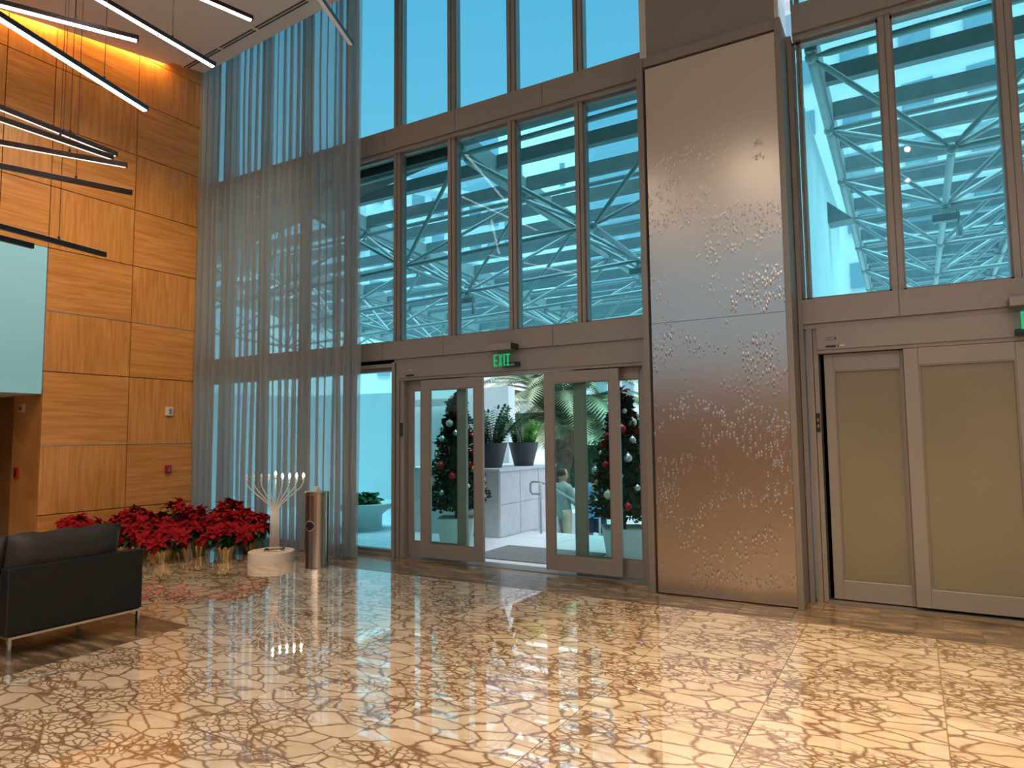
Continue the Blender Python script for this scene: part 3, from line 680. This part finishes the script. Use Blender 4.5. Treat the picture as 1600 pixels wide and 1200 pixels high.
for a in [(-8.60,5.48,.42,.33,24,'drooping red poinsettia in gold foil, the pot nearest the lounge chair'),
          (-7.98,5.98,.50,.33,24,'red poinsettia in gold foil, the pot nearest the white plinth'),
          (-8.55,5.98,.58,.33,22,'red poinsettia in the middle of the cluster, behind the two gold pots'),
          (-9.05,5.45,.55,.33,22,'red poinsettia directly behind the lounge chair cushion corner'),
          (-9.78,5.02,.55,.33,22,'leftmost red poinsettia, against the wood wall'),
          (-9.38,5.42,.56,.33,22,'red poinsettia beside the leftmost one, over the chair cushion'),
          (-9.15,6.05,.66,.35,22,'tall red poinsettia at the back of the cluster near the wood seam'),
          (-8.62,6.50,.64,.33,22,'tallest red poinsettia at the back by the curtain'),
          (-9.72,5.72,.58,.33,20,'red poinsettia in the back row against the wood wall'),
          (-8.12,6.46,.56,.29,20,'red poinsettia at the right end, touching the curtain')]:
    poinsettia(*a)
cb = tag(MB().tube([(-7.72,6.0,.012),(-7.66,5.93,.012),(-7.58,5.98,.02),(-7.55,6.08,.012),(-7.66,6.2,.012),(-7.6,6.42,.012),(-7.4,6.5,.012)], .006, 6).obj('power_cable', M['black'], smooth=True), 'thin black power cable on the floor between poinsettias and white plinth', 'cable')

# ================================================================== OUTSIDE
ter = st(MB().box(-13,-.9,7.34,10.15,-.9,-.012).obj('floor_terrace', M['grout']))
pv = MB().box(-.597,.597,-.347,.347,-.03,0).mesh('paving_slab', M['paver'])
for i in range(10):
    for k in range(4): link('paving_slab', pv, ter, (-12.4+1.2*i, 7.69+.7*k, 0))
st(MB().box(-13,-6.1,10.15,13.5,-.9,0).obj('floor_terrace_side', M['paver']))
for k in range(5):
    st(MB().box(-5.5,-1.2,10.15+.3*k,10.45+.3*k,-.9,-.16*(k+1)).obj('trim_step_%d' % (k+1), M['paver']))
st(MB().box(-60,60,10.1,120,-1.1,-.82).obj('floor_plaza', M['pink']))
dm = tag(MB().prism([(-5.15,7.60),(-3.60,7.60),(-3.60,8.62),(-5.15,8.62)], .0, .014).obj('doormat', M['mat']), 'dark grey doormat outside the open doors', 'doormat')
# curved white wall
mb = MB(); pts = [(-13,11.2),(-11.5,11.55),(-10,11.75),(-8.8,11.8),(-7.8,11.75),(-6.9,11.6)]
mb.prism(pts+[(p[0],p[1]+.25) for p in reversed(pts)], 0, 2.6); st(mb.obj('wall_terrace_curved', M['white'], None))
t = thing('wall_canopy_shelf', 'pale horizontal ledge high on the white wall seen through the left door', 'ledge', (-8.3,11.6,2.25)); box(-1.1,.35,-.35,.1,0,.13).obj('ledge_slab', M['stone'], t)
st(box(-13.1,-12.9,7.3,11.4,0,2.6).obj('wall_terrace_side', M['white']))
t = thing('garden_gate', 'pale grey panelled gate in the white wall behind the left tree', 'gate', (-8.1,11.5,0))
box(-.75,.75,.0,.05,.02,1.5).obj('gate_frame', M['truss'], t)
for k in range(4): box(-.70,.70,-.02,0,.06+.36*k,.39+.36*k).obj('gate_panel', M['stone'], t)
# bowl planter
t = thing('bowl_planter', 'pale round flared bowl planter on the terrace behind the curtain edge', 'planter', (-8.35,9.05,0))
MB().lathe([(.30,0),(.30,.02),(.31,.25),(.34,.28),(.56,.44),(.56,.47),(.50,.46),(.30,.35),(0,.34)], n=40, cap=False).obj('bowl', M['pale'], t, smooth=True)
mb = MB(); r = random.Random(4)
for i in range(60):
    va, fa = leafmesh(.2, .08, .6); mt = Matrix.Rotation(r.uniform(0,6.28),3,'Z') @ Matrix.Rotation(-r.uniform(.2,1.3),3,'Y'); mb.add([mt @ Vector(q)+Vector((r.uniform(-.12,.12),r.uniform(-.12,.12),.40+r.uniform(0,.12))) for q in va], fa)
tag(mb.obj('leaves', M['leafdark'], t), kind='stuff')
# planter wall with two pots
pw = thing('planter_wall', 'pale limestone block wall outside the open doors, two dark pots on top', 'wall block', (-6.6,9.9,0))
box(-1.0,.95,-.72,1.2,0,1.03).obj('block', M['stone'], pw)
box(-1.03,.98,-.75,1.23,1.035,1.08).obj('coping', M['paver'], pw)
for z in (.52,): 
    for k in range(3): box(.95,.962,-.70+.64*k,-.70+.64*k+.62,.01,.51).obj('stone_panel', M['stone'], pw); box(.95,.962,-.70+.64*k,-.70+.64*k+.62,.52,1.03).obj('stone_panel', M['stone'], pw)
def zz_stem(L, nl, r, m):
    mb = MB(); pts = []
    for i in range(nl+1):
        u = i/nl; pts.append(Vector((.28*L*u*u, 0, L*u*(1-.08*u))))
    mb.tube(pts, [.009*(1-.7*i/nl) for i in range(nl+1)], 5)
    for i in range(2, nl+1):
        for s in (-1,1):
            ll = .125*(1-.35*abs(i/nl-.5)); va, fa = leafmesh(ll, .055, .2)
            mt = Matrix.Rotation(s*1.25+.0,3,'Z') @ Matrix.Rotation(-.55,3,'Y'); mb.add([mt @ Vector(q)+pts[i] for q in va], fa)
    va, fa = leafmesh(.09,.04,0); mb.add([Matrix.Rotation(-1.2,3,'Y') @ Vector(q)+pts[-1] for q in va], fa)
    return mb.mesh('stem', m)
zzd = [zz_stem(.70, 13, R, M['leafdark']), zz_stem(.5, 10, R, M['leafdark'])]; zzb = [zz_stem(.52, 11, R, M['leafbright'])]
def zzpot(x, y, lab, seed, bright):
    t = thing('potted_zz_plant', lab, 'potted plant', (x,y,1.08), 0, 'pots on the block wall'); r = random.Random(seed)
    MB().lathe([(.165,0),(.17,.01),(.265,.40),(.27,.41),(.255,.41),(.245,.37),(0,.36)], n=36, cap=False).obj('pot', M['pot'], t, smooth=True)
    for i in range(36):
        a = i*2.4+r.uniform(-.3,.3); q = .04+.12*math.sqrt(i/26); br = bright and (math.cos(a+.1) > .55)
        me = zzb[0] if br else zzd[r.random() < .5]
        link('stem', me, t, (q*math.cos(a),q*math.sin(a),.33), (r.uniform(-.15,.15), r.uniform(-.1,.45), a), (r.uniform(.75,1.1) if not bright else r.uniform(.65,.9)))
    return t
zzpot(-6.06,9.62,'dark tapered pot of tall glossy foliage on the block wall, left of the pair',2,False)
zzpot(-5.90,10.42,'dark tapered pot with bright green shoots on the block wall, right of the pair',9,True)
# handrail down the steps
hr_ = thing('stair_handrail', 'steel handrail with a looped end descending the steps beside the block wall', 'handrail', (-5.32,9.95,0))
MB().tube([(.0,0,.0),(.0,0,.84)], .018, 10).obj('post', M['truss'], hr_, smooth=True)
MB().tube([(.0,0,.64),(-.16,-.0,.64),(-.19,0,.68),(-.19,0,.80),(-.16,0,.84),(0,0,.84),(.05,.1,.80),(.35,1.2,.28),(.42,1.45,.15)], .018, 10).obj('rail', M['truss'], hr_, smooth=True)
MB().tube([(.42,1.45,.15),(.42,1.45,-.8)], .018, 10).obj('post', M['truss'], hr_, smooth=True)
# glass balustrade and low wall beyond the steps
gb = thing('glass_balustrade', 'clear glass balustrade panels at the far side of the steps', 'balustrade', (-6.0,11.25,0))
box(-.6,.15,-.01,.01,.0,1.38).obj('glass_panel', M['glass_clear'], gb)
box(.15,.19,-.02,.02,-.8,1.30).obj('post', M['truss'], gb)
st(box(-12,-2.5,14.6,14.85,-.9,.35).obj('wall_plaza_low', M['white']))
gb = thing('glass_balustrade', 'glass screen on the low white wall beyond the people', 'balustrade', (-7.5,14.7,.35))
for k in range(5): box(-3+1.5*k,-1.55+1.5*k,-.01,.01,0,.6).obj('glass_panel', M['glass_clear'], gb)

# christmas trees in pots
tuft = None
def xmas(x, y, h, rad, label, seed):
    r = random.Random(seed); t = thing('christmas_tree', label, 'tree', (x,y,0), .5, 'christmas trees flanking the doors')
    a, b_ = .21, .27
    MB().add([(-a,-a,0),(a,-a,0),(a,a,0),(-a,a,0),(-b_,-b_,.40),(b_,-b_,.40),(b_,b_,.40),(-b_,b_,.40),(-b_+.03,-b_+.03,.40),(b_-.03,-b_+.03,.40),(b_-.03,b_-.03,.40),(-b_+.03,b_-.03,.40),(-b_+.03,-b_+.03,.36),(b_-.03,-b_+.03,.36),(b_-.03,b_-.03,.36),(-b_+.03,b_-.03,.36)],
        [(3,2,1,0),(0,1,5,4),(1,2,6,5),(2,3,7,6),(3,0,4,7),(4,5,9,8),(5,6,10,9),(6,7,11,10),(7,4,8,11),(8,9,13,12),(9,10,14,13),(10,11,15,14),(11,8,12,15),(12,13,14,15)]).obj('planter', M['pale'], t)
    MB().tube([(0,0,.36),(0,0,h-.1)], [.035,.012], 8).obj('trunk', M['trunk'], t)
    rz = lambda z: rad*max(.16, min(1, (h-z)/(h-.62)*1.0))**.72 if z > .62 else rad*.9
    mb = MB()
    for i in range(3600):
        z = .52+(h-.58)*r.random()**1.15; q = rz(z)*r.uniform(.35,1.03)*(1+.10*math.sin(z*17+seed)); an = r.uniform(0,2*PI); c = Vector((q*math.cos(an),q*math.sin(an),z))
        d = Vector((math.cos(an)+r.uniform(-.6,.6),math.sin(an)+r.uniform(-.6,.6),r.uniform(-.5,.6))).normalized(); L = r.uniform(.05,.09)
        s = d.cross(Vector((r.uniform(-1,1),r.uniform(-1,1),r.uniform(-1,1)))).normalized()*.014; s2 = d.cross(s).normalized()*.014
        mb.add([c-s*.6, c+d*L*.5-s*1.3, c+d*L, c+d*L*.5+s*1.3, c-s2*.6, c+d*L*.5-s2*1.3, c+d*L*.5+s2*1.3], [(0,1,2,3),(4,5,2,6)])
    mb.lathe([(rad*.55,.58),(rad*.6,.75),(rad*.35,1.4),(.04,h-.15)], n=10)
    tag(mb.obj('branches', M['pine'], t), kind='stuff')
    balls = {}
    for nm, col, rg, ml in (('silver', (.62,.68,.68), .25, .7), ('white', (.75,.72,.62), .4, 0), ('gold', (.45,.36,.12), .3, .6), ('red', (.5,.01,.02), .3, .1)):
        mt = M.get('b_'+nm) or M.setdefault('b_'+nm, mat('bauble_'+nm, col, rg, ml)); balls[nm] = MB().lathe([(.002,-.05),(.025,-.043),(.043,-.025),(.05,0),(.043,.025),(.025,.043),(.008,.05),(.008,.062),(.001,.063)], n=16, cap=False).mesh('bauble', mt, True)
    tear = MB().lathe([(.002,-.11),(.012,-.06),(.026,-.01),(.022,.03),(.006,.055)], n=12, cap=False).mesh('bauble', M['b_red'], True)
    n_b = 44
    for i in range(n_b):
        z = .66+(h-.9)*((i+.5)/n_b); an = i*2.399+seed; q = rz(z)*1.0; k = r.choice(['silver','white','gold','red','silver'])
        me = tear if (k == 'red' and r.random() < .4) else balls[k]
        ob = link('bauble', me, t, (q*math.cos(an),q*math.sin(an),z), (r.uniform(-.2,.2),0,0), r.uniform(.65,1.3)); tag(ob, {'silver':'silver bauble','white':'cream bauble','gold':'gold bauble','red':'red ornament'}[k])
    link('poinsettia_pick', blooms[0], t, (0,0,h+.01), (.2,-.3,0), 1.25)
    for i in range(6):
        z = h-.09-.05*i; an = i*2.1-2.0; q = .06+.012*i; link('poinsettia_pick', blooms[i%4], t, (q*math.cos(an),q*math.sin(an),z)).rotation_euler = Vector((math.cos(an),math.sin(an),.35)).to_track_quat('Z','Y').to_euler()
    for i in range(7):
        z = .85+.16*i; an = i*2.2+1; q = rz(z); link('poinsettia_pick', blooms[i%4], t, (q*1.03*math.cos(an),q*1.03*math.sin(an),z), (0,1.3,an), .6)
    return t
xmas(-5.93,8.42,2.20,.47,'decorated christmas tree in a pale planter behind the left door leaf',1)
xmas(-3.30,8.47,2.16,.47,'decorated christmas tree in a pale planter behind the right door leaf',2.3)

# palm
pm = thing('date_palm', 'large date palm with drooping grey green fronds beyond the steps', 'palm tree', (-8.0,16.2,-.82), 0, 'date palms')
MB().tube([(0,0,0),(0,0,1.4),(0,0,1.75)], [.20,.20,.28], 14).obj('trunk', M['trunk'], pm)
mb = MB().lathe([(.26,1.7),(.33,2.0),(.34,2.35),(.30,2.65),(.16,2.9)], n=18)
for i in range(120):
    a = i*2.399; z = 1.8+1.0*i/120; va, fa = leafmesh(.22,.14,-.2); q = .26
    mb.add([Matrix.Rotation(a,3,'Z') @ (Matrix.Rotation(-1.0,3,'Y') @ Vector(v)+Vector((q,0,0)))+Vector((0,0,z)) for v in va], fa)
mb.obj('frond_stubs', M['trunk'], pm)
def frond(L, el, droop):
    mb = MB(); pts = []; n = 34
    for i in range(n+1):
        u = i/n; ang = el-droop*u; 
        if i == 0: p = Vector((0,0,0))
        else: p = pts[-1]+Vector((math.cos(ang),0,math.sin(ang)))*L/n
        pts.append(p)
    mb.tube(pts[::2], [.022*(1-.85*i/17) for i in range(18)], 4)
    for i in range(4, n+1):
        u = i/n; d = (pts[i]-pts[i-1]).normalized(); ll = .52*math.sin(PI*min(1,u*.9+.08))+.08
        for s in (-1,1):
            side = Vector((0,s,0)); dr = (side*.85+d*.55+Vector((0,0,.12-.25*u))).normalized(); a = pts[i]; b = a+dr*ll+Vector((0,0,-.12*ll)); wv = d*.026
            mb.add([a-wv,a+wv,b], [(0,1,2)])
            a = a+d*L/n*.5; b = b+d*L/n*.5-Vector((0,0,.05)); mb.add([a-wv,a+wv,b], [(0,1,2)])
    return mb.mesh('frond', M['frond'])
fm = [frond(3.1,1.3,1.9), frond(3.2,1.0,1.9), frond(3.1,.7,1.8), frond(2.1,.55,1.0)]
for i in range(84):
    a = i*2.399; k = min(3, int(i/84*4)); link('frond', fm[k], pm, (.12*math.cos(a),.12*math.sin(a),2.9-.14*k), (R.uniform(-.15,.15),R.uniform(-.12,.12),a), R.uniform(.85,1.1))
# a second palm beyond the white wall
def palm_copy(loc, s, lab, zrot):
    q = link('date_palm', None, None, loc, (0,0,zrot), s); tag(q, lab, 'palm tree', 'date palms')
    for c in list(pm.children): d = c.copy(); C.objects.link(d); d.parent = q
    return q
palm_copy((-11.2,24,-.82), .95, 'date palm farther back, seen over the white curved wall', 1.0)
palm_copy((-17.5,21,-.82), .75, 'date palm whose tips show over the wall at the curtain edge', 2.0)
palm_copy((-4.5,26,-.82), 1.1, 'date palm farther back, behind the right tree', 3.0)
# hedge
hd_ = MB(); r = random.Random(8)
for i in range(3000):
    c = Vector((r.uniform(-9.5,-3),r.uniform(18.4,19.6),r.uniform(-.6,1.5))); va, fa = leafmesh(.16,.08,.3)
    mt = Matrix.Rotation(r.uniform(0,6.3),3,'Z') @ Matrix.Rotation(r.uniform(-1.2,1.2),3,'Y'); hd_.add([mt @ Vector(q)+c for q in va], fa)
hg = thing('hedge', 'leafy green hedge behind the large palm', 'hedge'); tag(hd_.obj('foliage', M['hedge'], hg), kind='stuff')
MB().box(-9.4,-3.1,18.6,19.4,-.82,1.3).obj('hedge_core', M['pine'], hg)

# people: skin-modifier bodies
def person(loc, rz, label, parts, joints, rad, edges):
    t = thing('person', label, 'person', loc, rz)
    me = bpy.data.meshes.new('body'); me.from_pydata(joints, edges, []); ob = link('body', me, t)
    me.materials.append(M['skin'])
    sk = ob.modifiers.new('skin','SKIN'); sk.use_smooth_shade = True
    for i, q in enumerate(me.skin_vertices[0].data): q.radius = (rad[i][0], rad[i][1]) if isinstance(rad[i], tuple) else (rad[i], rad[i]); q.use_root = (i == 0)
    ss = ob.modifiers.new('sub','SUBSURF'); ss.levels = 2; ss.render_levels = 2
    return t
J = [(0,0,.93),(0,0,1.15),(0,-.01,1.36),(0,0,1.50),(0,.01,1.57),
     (.17,0,1.40),(.25,.03,1.15),(.17,.20,1.05),(.06,.25,1.08),
     (-.17,0,1.40),(-.25,.03,1.15),(-.17,.20,1.03),(-.04,.24,1.06),
     (.10,0,.88),(.11,.01,.48),(.11,-.01,.09),(.12,.13,.03),
     (-.10,0,.88),(-.12,.03,.48),(-.13,0,.09),(-.14,.14,.03)]
Rd = [(.15,.12),(.15,.11),(.17,.10),.06,.06,.062,.048,.040,.034,.062,.048,.040,.034,.095,.062,.042,.038,.095,.062,.042,.038]
Ed = [(0,1),(1,2),(2,3),(3,4),(2,5),(5,6),(6,7),(7,8),(2,9),(9,10),(10,11),(11,12),(0,13),(13,14),(14,15),(15,16),(0,17),(17,18),(18,19),(19,20)]
def figure(loc, rz, label, shirt, trousers, long, headturn):
    t = person(loc, rz, label, None, J, Rd, Ed)
    hd = MB(); prof = [(.02,1.50),(.065,1.53),(.080,1.59),(.084,1.65),(.074,1.71),(.045,1.75),(.002,1.76)]
    hd.lathe([(a,z-1.6) for a,z in prof], n=20, sx=.93, sy=1.13, cap=False)
    hd.add([(-.014,.09,.03),(.014,.09,.03),(0,.118,-.005),(-.016,.09,-.012),(.016,.09,-.012)], [(0,2,1),(0,3,2),(1,2,4),(3,4,2)])
    for s in (-1,1): hd.lathe([(.004,-.03),(.018,-.01),(.018,.012),(.004,.03)], (s*.080,-.005,.01), 8, sx=.5)
    ob = hd.obj('head', M['skin'], t, smooth=True); ob.location = (0,.01,1.6); ob.rotation_euler = (0,0,headturn)
    hm = MB().lathe([(.086,1.62-1.6),(.092,.06),(.084,.12),(.05,.162),(.002,.172)], n=20, sx=.95, sy=1.1, cap=False); h = hm.obj('hair', M['hair'], t, smooth=True); h.location = (0,-.012,1.6); h.rotation_euler = (math.radians(12),0,headturn)
    for s in (-1,1):
        e_ = MB().lathe([(.001,-.008),(.008,0),(.001,.008)], (s*.03,.086,.035), 8).obj('eye', M['black'], ob)
    box(-.022,.022,.082,.090,-.045,-.038).obj('mouth', M['redplastic'], ob)
    sh = MB().lathe([(.19,.78),(.185,.9),(.165,1.1),(.185,1.3),(.175,1.42),(.10,1.475),(.062,1.50)], n=24, sx=1.08, sy=.78, cap=False)
    for s in (-1,1): sh.tube([(s*.14,0,1.42),(s*.20,.0,1.36),(s*.262,.03,1.14)]+([(s*.17,.20,1.05),(s*.08,.245,1.07)] if long else []), [.07,.075,.064]+([.055,.045] if long else []), 12)
    sh.obj('shirt', M[shirt], t, smooth=True)
    tr = MB()
    for s, kn, fo in ((1,(.11,.01,.48),(.11,-.01,.10)),(-1,(-.12,.03,.48),(-.13,0,.10))):
        if trousers == 'khaki': tr.tube([(s*.085,0,.95),(s*.10,0,.84),kn,fo], [.12,.115,.085,.075], 14)
        else: tr.tube([(s*.085,0,.95),(s*.10,0,.84),(s*.11,.01,.50)], [.12,.12,.115], 14)
    tr.lathe([(.16,.80),(.165,.9),(.155,.98)], n=20, sx=1.05, sy=.8); tr.obj('trousers' if trousers == 'khaki' else 'shorts', M[trousers], t, smooth=True)
    for s, x_ in ((1,.115),(-1,-.135)): MB().tube([(x_,-.05,.04),(x_,.08,.04),(x_+.01*s,.19,.03)], [.045,.048,.035], 10).obj('shoe', M['black'], t, smooth=True)
    return t
figure((-6.05,12.27,-.82), math.radians(-25), 'person in a long sage green shirt and khaki trousers, arms folded, seen from behind', 'sage', 'khaki', True, math.radians(-45))
figure((-5.50,12.6,-.82), math.radians(5), 'person in a blue shirt and dark shorts, half hidden by the right tree', 'blue', 'navy', False, 0)

# ------------------------------------------------------------------ canopy
can = thing('glass_canopy', 'glazed entrance canopy on a grey steel space frame over the terrace', 'canopy', (-3,7.4,0))
O = Vector((-3,7.4,0))
TX = [-15.4,-12.0,-8.6,-5.2,-2.0,-.72,1.75,4.2,6.7]; TY = [7.5+1.8*k for k in range(8)]
ZT = lambda x, y: 5.50-.045*(y-8.5)+.012*(x-0)
ZBn = lambda x, y: ZT(x,y)-.93+.022*(x-.5)
tubes = []
def node(i, j): return Vector((TX[i],TY[j],ZT(TX[i],TY[j])))
def bnode(i, j): x = (TX[i]+TX[i+1])/2; y = TY[j]+.85; return Vector((x,y,ZBn(x,y)))
cols = [i for i in range(8) if i != 4]
for i in range(9):
    for j in range(8):
        if j < 7: tubes.append((node(i,j),node(i,j+1),.048))
        if i < 8 and i != 4: tubes.append((node(i,j),node(i+1,j),.038))
for i in cols:
    for j in range(7):
        b_ = bnode(i,j)
        for a, c in ((i,j),(i+1,j),(i,j+1),(i+1,j+1)): tubes.append((b_,node(a,c),.030))
        if j < 6: tubes.append((b_,bnode(i,j+1),.040))
        if i+1 in cols: tubes.append((b_,bnode(i+1,j),.036))
tubes.sort(key=lambda q: ((q[0]+q[1])/2).length)
rest = MB()
for k, (a, b_, rd) in enumerate(tubes):
    d = (b_-a).normalized(); a2, b2 = a+d*.06, b_-d*.06; pts = [a2, a2+d*.12, b2-d*.12, b2]; rr_ = [rd*.45, rd, rd, rd*.45]
    if k < 290: MB().tube([p-O for p in pts], rr_, 8).obj('truss_tube', M['truss'], can, smooth=True)
    else: rest.tube([p-O for p in pts], rr_, 6)
tag(rest.obj('far_truss_tubes', M['truss'], can, smooth=True), kind='stuff')
nm_ = MB().lathe([(.001,-.06),(.04,-.05),(.06,-.02),(.06,.02),(.04,.05),(.001,.06)], n=12, cap=False).mesh('node_joint', M['truss'], True)
for i in range(9):
    for j in range(8): link('node_joint', nm_, can, node(i,j)-O)
for i in cols:
    for j in range(7): link('node_joint', nm_, can, bnode(i,j)-O)
# purlins between the main beams, main beams, glass
for i in [i for i in range(8) if i != 4]:
    for k in range(15):
        y = 7.5+.9*k; x0, x1 = TX[i]+.06, TX[i+1]-.06; z = ZT((x0+x1)/2,y)+.20
        p = MB().box(x0,x1,-.035,.035,-.06,.13).box(x0,x1,-.06,.06,-.075,-.06); link('purlin', p.mesh('purlin', M['purlin']), can, (-O.x, y-O.y, z))
for i in range(9):
    MB().bar(node(i,0)-O+Vector((0,0,.2)), node(i,7)-O+Vector((0,0,.2)), .12, .26).obj('main_beam', M['truss'], can)
for i in [i for i in range(8) if i != 4]:
    for k in range(7):
        y = 7.5+1.8*k; z = ZT(0,y)+.42
        link('roof_glass_sheet', box(TX[i]+.02,TX[i+1]-.02,.02,1.78,0,.012).mesh('roof_glass_sheet', M['glass_roof']), can, (-O.x,y-O.y,z), (math.atan(-.045),0,0))
for (i, j, lab) in ((2,1,'small floodlight and hanging canister under the canopy seen in the third window'),(3,1,'small floodlight and hanging canister under the canopy beside the steel pillar'),(5,1,'floodlight box and hanging canister under the canopy in the right window')):
    b_ = bnode(i,j); t = thing('canopy_floodlight', lab, 'floodlight', b_-Vector((0,0,.08)), 0, 'floodlights hung under the canopy')
    box(-.15,.15,-.06,.06,-.14,-.04).obj('housing', M['purlin'], t, bevel=.01); MB().tube([(.12,0,0),(.14,0,-.14)], .008, 6).obj('cable', M['purlin'], t)
    MB().lathe([(.01,-.14),(.035,-.19),(.04,-.34),(.02,-.36),(.001,-.36)], (.14,0,0), 10).obj('canister', M['truss'], t, smooth=True); MB().lathe([(.05,-.04),(.05,.02)], n=10).obj('bracket', M['truss'], t)
# dark soffit over the left corner and fin wall between the entrances
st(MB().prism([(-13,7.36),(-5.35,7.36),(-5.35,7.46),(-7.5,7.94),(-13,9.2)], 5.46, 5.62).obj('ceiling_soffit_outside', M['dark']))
st(box(-1.15,-.88,7.36,12.4,-.8,5.35).obj('wall_fin', M['white']))
t = thing('wall_floodlight', 'dark wedge floodlight mounted on the white fin wall in the right window', 'floodlight', (-.88,10.6,4.9))
MB().add([(0,-.15,0),(0,.15,0),(.32,.15,-.30),(.32,-.15,-.30),(0,-.15,-.32),(0,.15,-.32)], [(0,1,2,3),(4,3,2,5),(0,3,4),(1,5,2),(0,4,5,1)]).obj('housing', M['purlin'], t)

# ------------------------------------------------------------------ far buildings
def tower(name, lab, loc, rz, wd, dp, ht, nx, nz, wm='tower', ww=.6, wh=.5):
    t = thing(name, lab, 'building', loc, rz); box(-wd/2,wd/2,0,dp,0,ht).obj('walls', M[wm], t)
    box(-wd/2-.3,wd/2+.3,-.3,dp+.3,ht,ht+.6).obj('parapet', M[wm], t)
    cw, chh = wd/nx, ht/nz; cnt = 0; extra = MB()
    me = box(-cw*ww/2,cw*ww/2,-.12,.02,-chh*wh/2,chh*wh/2).mesh('window', M['tower_glass'])
    for k in range(nz):
        for i in range(nx):
            link('window', me, t, (-wd/2+cw*(i+.5), 0, chh*(k+.5)))
    return t
def at(px, d):   # only to place far buildings on their bearings
    q = F+RR*((px-800)/1057.0); q = Vector((q.x,q.y,0)).normalized(); return Vector((q.x*d, q.y*d, -.8))
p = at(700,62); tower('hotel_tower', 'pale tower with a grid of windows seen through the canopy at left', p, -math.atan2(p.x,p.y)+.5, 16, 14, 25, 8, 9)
p = at(850,70); tower('glare_tower', 'white tower standing in for the bright glare through the canopy glass', p, -math.atan2(p.x,p.y)+.0, 9, 12, 36, 2, 3, 'tower_glare', .12, .2)  # added to give the bright glare patch a surface
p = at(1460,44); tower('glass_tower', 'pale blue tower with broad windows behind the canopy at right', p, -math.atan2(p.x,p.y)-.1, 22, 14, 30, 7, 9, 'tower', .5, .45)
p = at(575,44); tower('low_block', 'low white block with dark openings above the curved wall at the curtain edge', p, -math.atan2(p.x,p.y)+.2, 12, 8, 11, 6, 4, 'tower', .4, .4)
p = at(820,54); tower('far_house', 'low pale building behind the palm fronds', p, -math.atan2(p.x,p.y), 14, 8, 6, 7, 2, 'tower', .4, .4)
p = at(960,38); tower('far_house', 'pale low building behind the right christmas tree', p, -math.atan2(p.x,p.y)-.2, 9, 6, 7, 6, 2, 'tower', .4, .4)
